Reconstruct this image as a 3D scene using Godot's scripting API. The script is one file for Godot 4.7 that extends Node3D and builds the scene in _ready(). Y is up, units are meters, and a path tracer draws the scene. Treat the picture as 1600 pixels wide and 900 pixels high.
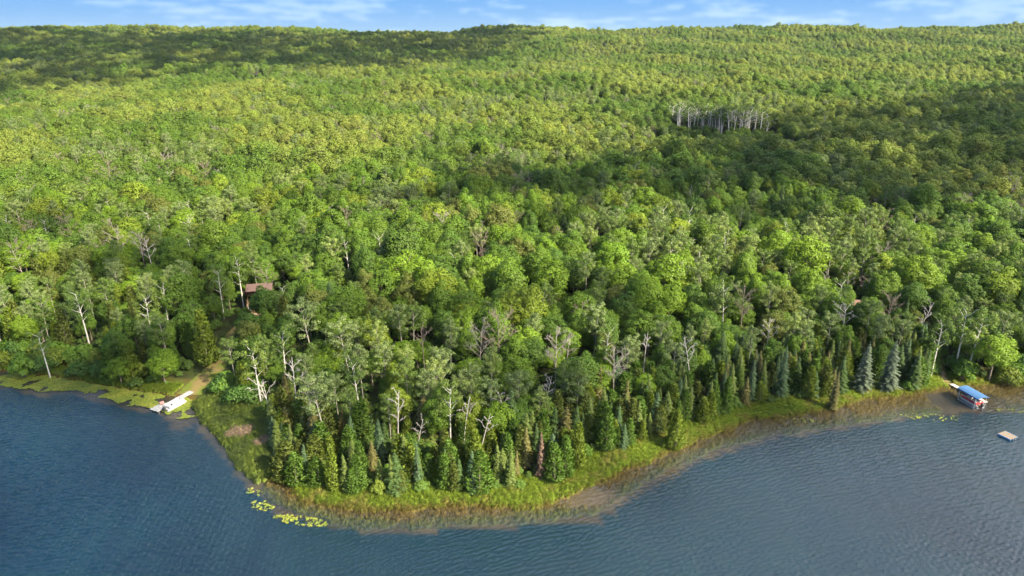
extends Node3D
# A wooded point in a lake seen from the air: terrain, lake, forest, docks, boats, cabins.

const WL = [Vector2(-128.6, -154.1), Vector2(-117.4, -151.7), Vector2(-103.9, -147.7), Vector2(-90.8, -143.5), Vector2(-79.8, -141.0), Vector2(-74.1, -139.8), Vector2(-68.8, -131.8), Vector2(-60.6, -122.8), Vector2(-53.2, -113.7), Vector2(-48.7, -108.1), Vector2(-43.5, -108.9), Vector2(-39.3, -103.7), Vector2(-34.2, -101.0), Vector2(-27.2, -100.1), Vector2(-18.1, -100.1), Vector2(-9.1, -101.4), Vector2(-3.4, -100.7), Vector2(3.4, -100.1), Vector2(9.2, -102.8), Vector2(15.6, -107.5), Vector2(25.0, -113.7), Vector2(33.8, -119.3), Vector2(43.3, -125.3), Vector2(51.8, -130.5), Vector2(60.7, -131.8), Vector2(72.0, -135.1), Vector2(81.5, -139.8), Vector2(89.2, -140.4), Vector2(103.9, -145.1), Vector2(117.2, -146.7), Vector2(123.3, -146.7)]
const OV = [Vector2(-122.7, -145.7), Vector2(-111.6, -142.9), Vector2(-102.6, -142.9), Vector2(-87.0, -136.3), Vector2(-79.4, -134.0), Vector2(-72.7, -130.5), Vector2(-68.2, -131.3), Vector2(-60.6, -122.8), Vector2(-53.2, -113.7), Vector2(-48.0, -107.2), Vector2(-41.0, -101.0), Vector2(-30.9, -96.7), Vector2(-21.8, -95.2), Vector2(-13.1, -95.6), Vector2(-4.4, -96.4), Vector2(5.6, -97.9), Vector2(14.6, -98.9), Vector2(21.8, -105.6), Vector2(31.1, -113.1), Vector2(41.6, -119.3), Vector2(53.7, -124.0), Vector2(68.8, -127.8), Vector2(84.4, -131.3), Vector2(100.5, -134.6), Vector2(114.8, -134.6)]
const TL = [Vector2(-130.1, -156.3), Vector2(-118.5, -153.4), Vector2(-104.9, -149.3), Vector2(-91.5, -144.8), Vector2(-83.3, -143.5), Vector2(-74.9, -141.6), Vector2(-69.9, -140.4), Vector2(-65.1, -136.0), Vector2(-54.6, -130.5), Vector2(-49.5, -121.6), Vector2(-44.4, -111.6), Vector2(-37.9, -106.2), Vector2(-29.2, -104.3), Vector2(-17.5, -104.3), Vector2(-4.7, -104.7), Vector2(4.7, -105.6), Vector2(12.3, -111.6), Vector2(22.1, -119.3), Vector2(34.0, -126.0), Vector2(46.6, -131.8), Vector2(51.7, -134.6), Vector2(66.0, -138.0), Vector2(81.3, -142.6), Vector2(94.2, -144.1), Vector2(106.8, -150.0), Vector2(114.1, -146.7), Vector2(123.3, -146.7)]
const LANDMARKS = [["snag", -22.6, -117.0, 13], ["snag", -18.8, -115.2, 8], ["snag", -9.6, -115.8, 13], ["bare", 22.1, -131.8, 15], ["snag", 41.3, -139.1, 15], ["snag", 56.6, -192.7, 15], ["bare", 55.4, -311.0, 14], ["bare", -23.5, -222.5, 16], ["snag", -114.4, -238.5, 14], ["bare", -196.9, -275.0, 13], ["bare", -190.3, -272.9, 13], ["bare", -179.3, -302.4, 20], ["snag", 84.2, -159.3, 14], ["snag", 59.3, -211.8, 13], ["bare", 9.8, -137.8, 16], ["bare", -2.9, -144.1, 17], ["snag", -48.5, -123.6, 13], ["half", -36.4, -116.0, 17], ["half", -37.0, -140.4, 17], ["half", -47.9, -149.2, 18], ["snag", -116.2, -209.9, 15], ["bare", -123.3, -217.8, 15], ["bare", -57.5, -389.3, 14], ["bare", -114.5, -463.2, 14], ["bare", -128.7, -424.0, 14], ["snag", -147.9, -400.8, 14], ["bare", -28.0, -472.0, 14], ["bare", -3.3, -352.7, 14], ["bare", -9.6, -342.5, 14], ["bare", 3.8, -342.3, 14], ["bare", -54.5, -388.1, 13], ["snag", 195.4, -380.4, 14], ["snag", 201.4, -380.4, 14], ["bare", 161.6, -347.3, 14], ["bare", 204.3, -477.7, 14], ["bare", 210.5, -477.7, 14], ["snag", 27.6, -327.8, 13], ["bare", -401.9, -608.1, 14], ["snag", 5.9, -124.6, 12], ["snag", 0.0, -119.6, 12], ["bare", 60.6, -166.3, 15], ["snag", 63.0, -153.5, 13], ["snag", -6.6, -112.5, 12], ["snag", 30.9, -143.9, 13], ["bare", 228.7, -417.6, 14], ["snag", -46.2, -129.1, 14], ["snag", -39.6, -215.3, 13], ["bare", -134.1, -310.6, 14], ["bare", -176.8, -348.7, 14], ["snag", 106.3, -165.4, 13], ["birch", 109.1, -151.2, 17], ["birch", 110.8, -149.2, 16], ["birch", 102.6, -149.8, 15], ["birch", -93.3, -170.7, 16], ["birch", -112.2, -165.2, 16], ["birch", -12.2, -116.5, 15], ["birch", -56.6, -135.8, 14], ["birch", -113.3, -149.9, 12], ["birch", -32.6, -128.3, 14], ["silver", 88.2, -142.8, 13], ["silver", 82.0, -142.5, 12.5], ["brown", 5.4, -108.4, 10.0], ["browntip", 71.7, -134.3, 10], ["blue", -25.5, -113.1, 9.5], ["blue", -17.3, -106.1, 9.5], ["blue", 54.0, -137.1, 11], ["blue", -12.2, -106.4, 8], ["blue", 61.7, -139.3, 13], ["cedar", -6.8, -108.2, 10.5], ["cedar", -32.6, -105.0, 9], ["cedar", -28.2, -108.2, 8], ["cedar", -76.7, -155.3, 15], ["cedar", -91.1, -146.8, 11], ["cedar", -95.8, -146.7, 10], ["cedar", 33.0, -118.9, 9], ["cedar", 12.6, -111.7, 10], ["cedar", 10.0, -109.0, 9], ["cedar", 18.8, -117.5, 10], ["cedar", 47.0, -132.0, 9], ["big", 90.7, -199.3, 20], ["big", 35.5, -171.2, 18], ["big", 10.5, -178.2, 18], ["round", -82.9, -145.6, 9.5], ["big", 84.0, -209.6, 18], ["big", 115.8, -184.7, 19], ["round", 115.2, -147.4, 13], ["round", 109.2, -148.2, 5], ["round", -93.4, -145.7, 8], ["round", -119.6, -150.2, 6]]
const RISE_S = [-60.0, 0.0, 6.0, 30.0, 110.0, 300.0, 600.0, 930.0, 1200.0, 1400.0, 1560.0, 1900.0]
const RISE_H = [-3.0, 0.05, 0.5, 2.0, 7.0, 14.0, 23.0, 45.0, 70.0, 90.0, 84.0, 70.0]
const SUN_TO = Vector3(0.63, 0.63, 0.46)
const TRAIL = [[-75.3, -141.0, 3.8], [-74.0, -151.0, 3.2], [-75.0, -160.0, 2.6], [-77.5, -172.0, 1.3], [-76.5, -182.0, 1.6], [-68.0, -192.0, 3.0], [-62.0, -203.0, 3.0]]
const DIRT_TRAIL = [[105.0, -145.5, 1.2], [105.3, -149.0, 1.3], [107.5, -154.0, 1.1], [108.7, -158.5, 1.0], [107.0, -166.0, 0.9]]

var rng := RandomNumberGenerator.new()
var hills := FastNoiseLite.new()
var stand := FastNoiseLite.new()
var patch := FastNoiseLite.new()
var used := {}
var mats := {}

# ---------------------------------------------------------------- helpers
class Shape:
	var v := PackedVector3Array()
	var n := PackedVector3Array()
	var c := PackedColorArray()
	var f := PackedInt32Array()
	func tri(a: Vector3, b: Vector3, d: Vector3, na: Vector3, nb: Vector3, nd: Vector3, col: Color) -> void:
		var g := (d - a).cross(b - a)
		var k := v.size()
		v.append(a)
		if g.dot(na) >= 0.0:
			v.append(b); v.append(d); n.append(na); n.append(nb); n.append(nd)
		else:
			v.append(d); v.append(b); n.append(na); n.append(nd); n.append(nb)
		c.append(col); c.append(col); c.append(col)
		f.append(k); f.append(k + 1); f.append(k + 2)
	func quad(a: Vector3, b: Vector3, d: Vector3, e: Vector3, nn: Vector3, col: Color) -> void:
		var g := (d - a).cross(b - a)
		var k := v.size()
		v.append(a); v.append(b); v.append(d); v.append(e)
		for i in 4:
			n.append(nn); c.append(col)
		if g.dot(nn) >= 0.0:
			f.append(k); f.append(k + 1); f.append(k + 2); f.append(k); f.append(k + 2); f.append(k + 3)
		else:
			f.append(k); f.append(k + 2); f.append(k + 1); f.append(k); f.append(k + 3); f.append(k + 2)
	func box(lo: Vector3, hi: Vector3, t := Transform3D(), col := Color.WHITE) -> void:
		var p := []
		for i in 8:
			p.append(t * Vector3(hi.x if i & 1 else lo.x, hi.y if i & 2 else lo.y, hi.z if i & 4 else lo.z))
		for s in [[0, 2, 6, 4, -Vector3.RIGHT], [1, 3, 7, 5, Vector3.RIGHT], [0, 1, 5, 4, Vector3.DOWN], [2, 3, 7, 6, Vector3.UP], [0, 1, 3, 2, Vector3.FORWARD], [4, 5, 7, 6, Vector3.BACK]]:
			quad(p[s[0]], p[s[1]], p[s[2]], p[s[3]], (t.basis * s[4]).normalized(), col)
	func tube(path: Array, radii: Array, sides := 6, col := Color.WHITE, cap := true) -> void:
		var k := v.size()
		var m := path.size()
		for i in m:
			var d: Vector3 = (path[mini(i + 1, m - 1)] - path[maxi(i - 1, 0)]).normalized()
			var a := d.cross(Vector3(0.31, 0.17, 0.93)).normalized()
			var b := d.cross(a)
			for j in sides:
				var q := TAU * j / sides
				var o := a * cos(q) + b * sin(q)
				v.append(path[i] + o * radii[i]); n.append(o); c.append(col)
		for i in m - 1:
			for j in sides:
				var p := k + i * sides + j
				var q := k + i * sides + (j + 1) % sides
				f.append(p); f.append(p + sides); f.append(q)
				f.append(q); f.append(p + sides); f.append(q + sides)
		if cap:
			for e in [0, m - 1]:
				for j in range(1, sides - 1):
					f.append(k + e * sides); f.append(k + e * sides + j); f.append(k + e * sides + j + 1)
	func into(mesh: ArrayMesh, mat: Material) -> void:
		if f.is_empty():
			return
		var a := []
		a.resize(Mesh.ARRAY_MAX)
		a[Mesh.ARRAY_VERTEX] = v; a[Mesh.ARRAY_NORMAL] = n; a[Mesh.ARRAY_COLOR] = c; a[Mesh.ARRAY_INDEX] = f
		mesh.add_surface_from_arrays(Mesh.PRIMITIVE_TRIANGLES, a)
		mesh.surface_set_material(mesh.get_surface_count() - 1, mat)
	func mesh(mat: Material) -> ArrayMesh:
		var m := ArrayMesh.new()
		into(m, mat)
		return m

func srgb(r: float, g: float, b: float) -> Color:
	return Color(r, g, b).linear_to_srgb()

func mat(key: String, r: float, g: float, b: float, rough := 0.8, spec := 0.4) -> StandardMaterial3D:
	if not mats.has(key):
		var m := StandardMaterial3D.new()
		m.resource_name = key
		m.albedo_color = srgb(r, g, b)
		m.roughness = rough
		m.metallic_specular = spec
		mats[key] = m
	return mats[key]

func leaf_mat(key: String, r: float, g: float, b: float) -> StandardMaterial3D:
	if not mats.has(key):
		var m := mat(key, r, g, b, 0.55, 0.3)
		m.vertex_color_use_as_albedo = true
		m.cull_mode = BaseMaterial3D.CULL_DISABLED
		m.backlight_enabled = true
		m.backlight = Color(0.70, 0.74, 0.42)
	return mats[key]

func numbered(called: String) -> String:
	var k: int = used.get(called, 0)
	used[called] = k + 1
	return called if k == 0 else "%s_%03d" % [called, k]

func tag(o: Node, label := "", category := "", group := "", kind := "") -> Node:
	if label: o.set_meta("label", label)
	if category: o.set_meta("category", category)
	if group: o.set_meta("group", group)
	if kind: o.set_meta("kind", kind)
	return o

func thing(called: String, at: Vector3, turn := 0.0) -> Node3D:
	var o := Node3D.new()
	o.name = numbered(called)
	o.position = at
	o.rotation.y = turn
	add_child(o)
	return o

func put(called: String, m: Mesh, parent: Node, material: Material = null) -> MeshInstance3D:
	var o := MeshInstance3D.new()
	o.name = numbered(called) if parent == self else called
	o.mesh = m
	if material: o.material_override = material
	parent.add_child(o, true)
	return o

func part(called: String, s: Shape, m: Material, parent: Node) -> MeshInstance3D:
	return put(called, s.mesh(m), parent)

func many(called: String, m: Mesh, where: Array, tint: PackedColorArray, parent: Node) -> MultiMeshInstance3D:
	var mm := MultiMesh.new()
	mm.transform_format = MultiMesh.TRANSFORM_3D
	mm.use_colors = true
	mm.mesh = m
	mm.instance_count = where.size()
	for i in where.size():
		mm.set_instance_transform(i, where[i])
		mm.set_instance_color(i, tint[i])
	var o := MultiMeshInstance3D.new()
	o.name = numbered(called) if parent == self else called
	o.multimesh = mm
	o.set_meta("kind", "stuff")
	parent.add_child(o, true)
	return o

# ---------------------------------------------------------------- the lie of the land
func along(line: Array, x: float) -> float:
	if x <= line[0].x:
		return line[0].y
	for i in range(1, line.size()):
		if x < line[i].x:
			var a: Vector2 = line[i - 1]
			var b: Vector2 = line[i]
			return lerpf(a.y, b.y, (x - a.x) / (b.x - a.x))
	return line[line.size() - 1].y

var wl_cache := PackedFloat32Array()
func waterline(x: float) -> float:
	if wl_cache.is_empty():
		for i in 1200:
			var q := -300.0 + i * 0.5
			var z := 0.0
			for k in [-1.6, -0.8, 0.0, 0.8, 1.6]:
				z += along(WL, q + k) / 5.0
			wl_cache.append(z + patch.get_noise_2d(q * 4.0, 77.0) * 0.7)
	var t := clampf((x + 300.0) * 2.0, 0.0, 1198.0)
	var i := int(t)
	return lerpf(wl_cache[i], wl_cache[i + 1], t - i)

func inland(x: float, z: float) -> float:
	var d := waterline(x) - z
	if absf(d) < 60.0:
		var k := (waterline(x + 3.0) - waterline(x - 3.0)) / 6.0
		return d * lerpf(1.0 / sqrt(1.0 + k * k), 0.93, absf(d) / 60.0)
	return d * 0.93

func ground(x: float, z: float) -> float:
	var s := inland(x, z)
	if s < 0.0:
		var shelf := maxf(along(OV, x) - waterline(x), 0.8) * 0.9 + 1.0
		var q := -s / shelf
		return -0.03 - 0.42 * minf(q, 1.0) - maxf(q - 1.0, 0.0) * shelf * 0.42 * smoothstep(1.0, 1.5, q) if q < 12.0 else -9.0
	var h := 0.0
	for i in range(1, RISE_S.size()):
		if s < RISE_S[i] or i == RISE_S.size() - 1:
			h = lerpf(RISE_H[i - 1], RISE_H[i], (s - RISE_S[i - 1]) / (RISE_S[i] - RISE_S[i - 1]))
			break
	h += hills.get_noise_2d(x, z) * 17.0 * smoothstep(60.0, 700.0, s)
	h += patch.get_noise_2d(x * 0.4, z * 0.4) * 0.5 * smoothstep(4.0, 40.0, s)
	return h

func near_line(line: Array, x: float, z: float) -> float:
	var best := 1e9
	for i in line.size() - 1:
		var a := Vector2(line[i][0], line[i][1])
		var b := Vector2(line[i + 1][0], line[i + 1][1])
		var t := clampf((Vector2(x, z) - a).dot(b - a) / (b - a).length_squared(), 0.0, 1.0)
		best = minf(best, Vector2(x, z).distance_to(a.lerp(b, t)) - lerpf(line[i][2], line[i + 1][2], t))
	return best

# ---------------------------------------------------------------- camera, sky, sun
func setting() -> void:
	var cam := Camera3D.new()
	cam.name = "camera"
	add_child(cam)
	cam.position = Vector3(0, 78, 0)
	cam.rotation_degrees = Vector3(-20, 0, 0)
	cam.fov = 45.75
	cam.near = 0.5
	cam.far = 6000.0
	cam.current = true
	var env := Environment.new()
	env.background_mode = Environment.BG_SKY
	env.tonemap_mode = Environment.TONE_MAPPER_LINEAR
	env.tonemap_exposure = 4.1
	env.sdfgi_enabled = true
	env.ssao_enabled = true
	env.ssil_enabled = true
	var pano := PanoramaSkyMaterial.new()
	pano.panorama = ImageTexture.create_from_image(sky_image())
	env.fog_enabled = true
	env.fog_density = 0.00002
	env.fog_light_color = Color(0.86, 0.92, 1.0)
	env.sky = Sky.new()
	env.sky.sky_material = pano
	var we := WorldEnvironment.new()
	we.name = "environment"
	we.environment = env
	add_child(we)
	var sun := DirectionalLight3D.new()
	sun.name = "sun"
	sun.light_energy = 1.6
	sun.light_color = Color(1.0, 0.95, 0.84)
	sun.light_angular_distance = 0.7
	sun.shadow_enabled = true
	add_child(sun)
	sun.look_at_from_position(SUN_TO * 100.0, Vector3.ZERO)

func sky_image() -> Image:
	var w := 2048
	var h := 1024
	var cl := FastNoiseLite.new()
	cl.seed = 5
	cl.noise_type = FastNoiseLite.TYPE_SIMPLEX_SMOOTH
	cl.frequency = 1.0
	cl.fractal_octaves = 5
	var data := PackedFloat32Array()
	data.resize(w * h * 3)
	var k := 0
	for j in h:
		var up := PI * (0.5 - (j + 0.5) / h)
		var y := sin(up)
		for i in w:
			var col := Color(0.32, 0.42, 0.42)
			if y > -0.02:
				var t := maxf(y, 0.0)
				col = Color(0.126, 0.182, 0.235).lerp(Color(0.028, 0.102, 0.230), 1.0 - exp(-t * 26.0))
				col = col.lerp(Color(0.033, 0.102, 0.245), smoothstep(0.05, 0.9, t))
				# direction: the left edge of the picture looks along -z
				var a := TAU * (i + 0.5) / w
				var dx := sin(a) * cos(up)
				var dz := -cos(a) * cos(up)
				var s := 1.0 / (t + 0.10)
				var q := cl.get_noise_3d(dx * s * 0.55, 3.1, dz * s * 0.55) + 0.75 * cl.get_noise_3d(dx * s * 2.6, 9.0, dz * s * 2.6)
				var cover := smoothstep(-0.02, 0.55, q + 0.8 * dx * smoothstep(0.03, 0.4, t) + 0.10 * smoothstep(0.05, 0.3, t))
				col = col.lerp(Color(0.74, 0.75, 0.78), cover * (0.09 + 0.81 * smoothstep(0.04, 0.3, t)))
			data[k] = col.r
			data[k + 1] = col.g
			data[k + 2] = col.b
			k += 3
	return Image.create_from_data(w, h, false, Image.FORMAT_RGBF, data.to_byte_array())

# clouds that stand between the sun and the wood: each is a heap of puffs, thin at its rim
func cloud_mesh() -> ArrayMesh:
	var s := Shape.new()
	var no := FastNoiseLite.new()
	no.frequency = 0.9
	var rows := 9
	var cols := 14
	for i in rows:
		for j in cols:
			var p := []
			for e in [[0, 0], [1, 0], [1, 1], [0, 1]]:
				var th: float = PI * (i + e[0]) / rows
				var ph: float = TAU * ((j + e[1]) % cols) / cols
				var d := Vector3(sin(th) * cos(ph), cos(th), sin(th) * sin(ph))
				p.append(d * (1.0 + 0.35 * no.get_noise_3dv(d * 2.0)))
			s.quad(p[0], p[1], p[2], p[3], (p[0] + p[2]).normalized(), Color.WHITE)
	var m := mat("cloud", 0.92, 0.92, 0.93, 1.0, 0.0)
	m.backlight_enabled = true
	m.backlight = Color(0.9, 0.9, 0.9)
	m.vertex_color_use_as_albedo = true
	return s.mesh(m)

func clouds() -> void:
	var r := RandomNumberGenerator.new()
	r.seed = 31
	var puff := cloud_mesh()
	var to := SUN_TO.normalized()
	# [outline on the ground below, how thick, width of the thin rim, puff sizes]
	var banks := [
		[[Vector2(-1000, -560), Vector2(-440, -590), Vector2(-400, -800), Vector2(-170, -900), Vector2(30, -1120), Vector2(40, -1750), Vector2(-1400, -1750)], 1.2, 200.0, 7.0, 12.0],
		[[Vector2(-120, -300), Vector2(-40, -350), Vector2(25, -400), Vector2(100, -540), Vector2(300, -640), Vector2(660, -870), Vector2(900, -760), Vector2(420, -250), Vector2(180, -222), Vector2(80, -212), Vector2(0, -205), Vector2(-70, -222)], 1.25, 100.0, 5.0, 9.0],
		[[Vector2(-330, -290), Vector2(-130, -270), Vector2(-70, -215), Vector2(0, -190), Vector2(120, -190), Vector2(300, -230), Vector2(300, -60), Vector2(-300, -60)], 0.42, 40.0, 4.0, 7.0],
	]
	for b in banks:
		var poly := PackedVector2Array(b[0])
		var lo := Vector2(1e9, 1e9)
		var hi := -lo
		for p in poly:
			lo = lo.min(p)
			hi = hi.max(p)
		var where := []
		var tint := PackedColorArray()
		var mean: float = (b[3] + b[4]) * 0.5
		var tries := int((hi.x - lo.x) * (hi.y - lo.y) / (PI * mean * mean) * 2.0)
		for i in tries:
			var p := Vector2(r.randf_range(lo.x, hi.x), r.randf_range(lo.y, hi.y))
			if not Geometry2D.is_point_in_polygon(p, poly):
				continue
			var rim := 1e9
			for k in poly.size():
				rim = minf(rim, p.distance_to(Geometry2D.get_closest_point_to_segment(p, poly[k], poly[(k + 1) % poly.size()])))
			var dense: float = b[1] * 0.5 * smoothstep(0.0, b[2], rim + 40.0 * patch.get_noise_2d(p.x * 0.18, p.y * 0.18))
			if r.randf() > dense:
				continue
			var up := 900.0 + r.randf_range(-40, 40)
			var size := r.randf_range(b[3], b[4])
			var g := Vector3(p.x, 25, p.y) + to * ((up - 25.0) / to.y)
			where.append(Transform3D(Basis.from_euler(Vector3(r.randf() * TAU, r.randf() * TAU, 0)).scaled(Vector3(size, size * 0.75, size)), g))
			tint.append(Color.WHITE)
		tag(many("cloud", puff, where, tint, self), "", "", "", "structure")

# ---------------------------------------------------------------- ground and lake
func terrain() -> void:
	var s := Shape.new()
	var zs := []
	var z := -20.0
	while z > -1900.0:
		zs.append(z)
		z -= 1.2 if z < -88.0 and z > -230.0 else (3.0 if z >= -88.0 else maxf(2.0, -z * 0.012))
	var cols := 230
	for zz in zs:
		var half: float = 0.85 * maxf(-zz, 100.0) + 70.0
		for i in cols + 1:
			var x := lerpf(-half, half, float(i) / cols)
			var y := ground(x, zz)
			s.v.append(Vector3(x, y, zz))
			s.n.append(Vector3.UP)
			var q := patch.get_noise_2d(x * 1.6, zz * 1.6)
			var w := inland(x, zz)
			var col := Color(0.045, 0.050, 0.020).lerp(Color(0.060, 0.085, 0.022), smoothstep(-0.3, 0.4, q))
			if w < 0.4:
				# lake bed: brown silt and weed, with bars of pale sand
				col = Color(0.090, 0.054, 0.011).lerp(Color(0.150, 0.092, 0.022), smoothstep(-0.35, 0.35, q))
				var bar := maxf(1.0 - Vector2((x - 13.5) / 8.0, (zz + 103.5) / 4.5).length(), 0.0) + 0.6 * maxf(1.0 - Vector2((x + 3.5) / 12.0, (zz + 98.8) / 2.2).length(), 0.0)
				col = col.lerp(Color(0.21, 0.14, 0.052), smoothstep(0.05, 0.5, bar + q * 0.35))
				# past the drop-off, light lost in deep water is painted into the bed colour
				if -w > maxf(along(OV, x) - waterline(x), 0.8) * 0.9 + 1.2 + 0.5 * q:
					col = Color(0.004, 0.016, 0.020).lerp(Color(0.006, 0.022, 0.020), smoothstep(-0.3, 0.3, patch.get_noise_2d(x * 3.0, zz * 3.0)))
			elif w < 7.0:
				col = Color(0.10, 0.11, 0.025).lerp(Color(0.11, 0.085, 0.03), smoothstep(-0.2, 0.4, q))
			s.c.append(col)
	for j in zs.size() - 1:
		for i in cols:
			var a := j * (cols + 1) + i
			var b := a + cols + 1
			s.f.append(a); s.f.append(b); s.f.append(a + 1)
			s.f.append(a + 1); s.f.append(b); s.f.append(b + 1)
	# normals from neighbours
	var row := cols + 1
	for j in range(1, zs.size() - 1):
		for i in range(1, cols):
			var k := j * row + i
			s.n[k] = (s.v[k + 1] - s.v[k - 1]).cross(s.v[k + row] - s.v[k - row]).normalized()
			if s.n[k].y < 0.0:
				s.n[k] = -s.n[k]
	var m := mat("forest floor", 1, 1, 1, 0.95, 0.2)
	m.vertex_color_use_as_albedo = true
	m.albedo_texture = speckle(3, 0.09, 0.55)
	m.uv1_triplanar = true
	m.uv1_world_triplanar = true
	m.uv1_scale = Vector3.ONE * 0.11
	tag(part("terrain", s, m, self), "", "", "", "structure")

func speckle(sd: int, freq: float, low: float) -> NoiseTexture2D:
	var t := NoiseTexture2D.new()
	t.width = 512
	t.height = 512
	t.seamless = true
	var no := FastNoiseLite.new()
	no.seed = sd
	no.frequency = freq
	no.fractal_octaves = 4
	t.noise = no
	var ramp := Gradient.new()
	ramp.set_color(0, Color(low, low, low))
	ramp.set_color(1, Color(1, 1, 1))
	t.color_ramp = ramp
	return t

func strip(called: String, line: Array, m: Material, lift: float, col_a: Color, col_b: Color) -> void:
	# a sheet laid along a line of [x, z, half width], draped over the ground
	var s := Shape.new()
	var pts := []
	for i in line.size() - 1:
		var seg := 14
		for k in seg + (1 if i == line.size() - 2 else 0):
			var t := float(k) / seg
			pts.append(Vector3(lerpf(line[i][0], line[i + 1][0], t), lerpf(line[i][1], line[i + 1][1], t), lerpf(line[i][2], line[i + 1][2], t)))
	var across := 10
	for i in pts.size():
		var d: Vector3 = pts[mini(i + 1, pts.size() - 1)] - pts[maxi(i - 1, 0)]
		var side := Vector2(-d.y, d.x).normalized()
		for k in across + 1:
			var u := 2.0 * k / across - 1.0
			var w: float = pts[i].z * (1.0 + 0.22 * patch.get_noise_2d(i * 9.0, u * 40.0))
			var x: float = pts[i].x + side.x * u * w
			var zz: float = pts[i].y + side.y * u * w
			var edge := 1.0 if absf(u) < 0.95 else -3.0
			s.v.append(Vector3(x, ground(x, zz) + lift * edge, zz))
			s.n.append(Vector3.UP)
			var q := patch.get_noise_2d(x * 3.0, zz * 3.0) + patch.get_noise_2d(x * 11.0, zz * 11.0) * 0.5
			s.c.append(col_a.lerp(col_b, smoothstep(-0.35, 0.35, q + 0.5 - absf(u) * 1.1)))
	for i in pts.size() - 1:
		for k in across:
			var a := i * (across + 1) + k
			var b := a + across + 1
			s.f.append(a); s.f.append(b); s.f.append(a + 1)
			s.f.append(a + 1); s.f.append(b); s.f.append(b + 1)
	tag(part(called, s, m, self), "", "", "", "structure")

func lake() -> void:
	var r := RandomNumberGenerator.new()
	r.seed = 8
	var comps := []
	for i in 26:
		var len := 0.66 * pow(2.3, r.randf())
		var ang := deg_to_rad(72.0 + r.randfn(0.0, 30.0))
		var k := TAU / len
		comps.append([cos(ang) * k, sin(ang) * k, r.randf() * TAU, 0.0105 * len * r.randf_range(0.6, 1.4)])
	var kx := PackedFloat32Array()
	var kz := PackedFloat32Array()
	var ph := PackedFloat32Array()
	var am := PackedFloat32Array()
	for q in comps:
		kx.append(q[0]); kz.append(q[1]); ph.append(q[2]); am.append(q[3])
	var s := Shape.new()
	var x0 := -136.0
	var x1 := 130.0
	var z0 := -158.0
	var z1 := -78.0
	var nx := 950
	var nz := 286
	for j in nz + 1:
		var z := lerpf(z0, z1, float(j) / nz)
		for i in nx + 1:
			var x := lerpf(x0, x1, float(i) / nx)
			var y := 0.0
			var gx := 0.0
			var gz := 0.0
			var gust := 0.9 + 0.75 * patch.get_noise_2d(x * 0.16, z * 0.45)
			if inland(x, z) < 3.0:
				for q in 26:
					var t := kx[q] * x + kz[q] * z + ph[q]
					var cc := cos(t) * am[q]
					y += sin(t) * am[q]
					gx += kx[q] * cc
					gz += kz[q] * cc
			s.v.append(Vector3(x, y * gust, z))
			s.n.append(Vector3(-gx * gust, 1.0, -gz * gust).normalized())
			s.c.append(Color.WHITE)
	var row := nx + 1
	for j in nz:
		for i in nx:
			var a := j * row + i
			s.f.append(a); s.f.append(a + 1); s.f.append(a + row)
			s.f.append(a + 1); s.f.append(a + row + 1); s.f.append(a + row)
	for e in [[-900.0, x0, -300.0, 700.0], [x1, 900.0, -300.0, 700.0], [x0, x1, z1, 700.0]]:
		s.quad(Vector3(e[0], 0, e[2]), Vector3(e[1], 0, e[2]), Vector3(e[1], 0, e[3]), Vector3(e[0], 0, e[3]), Vector3.UP, Color.WHITE)
	var m := mat("lake water", 0.0018, 0.024, 0.048, 0.04, 0.5)
	m.transparency = BaseMaterial3D.TRANSPARENCY_ALPHA
	m.albedo_color.a = 0.3
	m.heightmap_enabled = true
	m.heightmap_texture = speckle(12, 0.03, 0.0)
	m.heightmap_scale = 4.0
	m.uv1_triplanar = true
	m.uv1_world_triplanar = true
	m.uv1_scale = Vector3(0.16, 0.16, 0.23)
	tag(part("lake", s, m, self), "", "", "", "structure")

# ---------------------------------------------------------------- trees
func ball(r: RandomNumberGenerator) -> Vector3:
	var y := r.randf_range(-1.0, 1.0)
	var a := r.randf() * TAU
	var k := sqrt(1.0 - y * y)
	return Vector3(k * cos(a), y, k * sin(a))

func leaf(s: Shape, p: Vector3, nn: Vector3, shade: Vector3, size: float, r: RandomNumberGenerator, col: Color) -> void:
	var t := nn.cross(ball(r)).normalized()
	var b := nn.cross(t)
	var w := size * r.randf_range(0.30, 0.42)
	s.quad(p - t * size * 0.5, p + b * w, p + t * size * 0.5, p - b * w, shade, col)

func tuft(s: Shape, at: Vector3, rad: Vector3, count: int, size: float, r: RandomNumberGenerator, low := -0.45, bulge := Vector3.ZERO) -> void:
	# a bunch of leaves round a twig end, thicker outside than in
	var own := r.randf_range(0.86, 1.14)
	for i in count:
		var d := ball(r)
		if d.y < low and r.randf() < 0.8:
			d.y = -d.y
		var p := at + d * rad * (0.62 + 0.42 * sqrt(r.randf()))
		var nn := (d + ball(r) * 0.75).normalized()
		var k := own * r.randf_range(0.8, 1.2)
		leaf(s, p, nn, (nn * 0.5 + d * 0.5 + bulge * 0.5 + Vector3.UP * 0.1).normalized(), size * r.randf_range(0.75, 1.3), r, Color(k * r.randf_range(0.92, 1.1), k, k * r.randf_range(0.8, 1.15)))

func limb(s: Shape, a: Vector3, b: Vector3, ra: float, rb: float, r: RandomNumberGenerator, bow := 0.12, sides := 5) -> void:
	var len := a.distance_to(b)
	var m1 := a.lerp(b, 0.35) + ball(r) * len * bow * 0.5 + Vector3.UP * len * bow * 0.35
	var m2 := a.lerp(b, 0.7) + ball(r) * len * bow * 0.5 + Vector3.UP * len * bow * 0.3
	s.tube([a, m1, m2, b], [ra, lerpf(ra, rb, 0.4), lerpf(ra, rb, 0.75), rb], sides)

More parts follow.
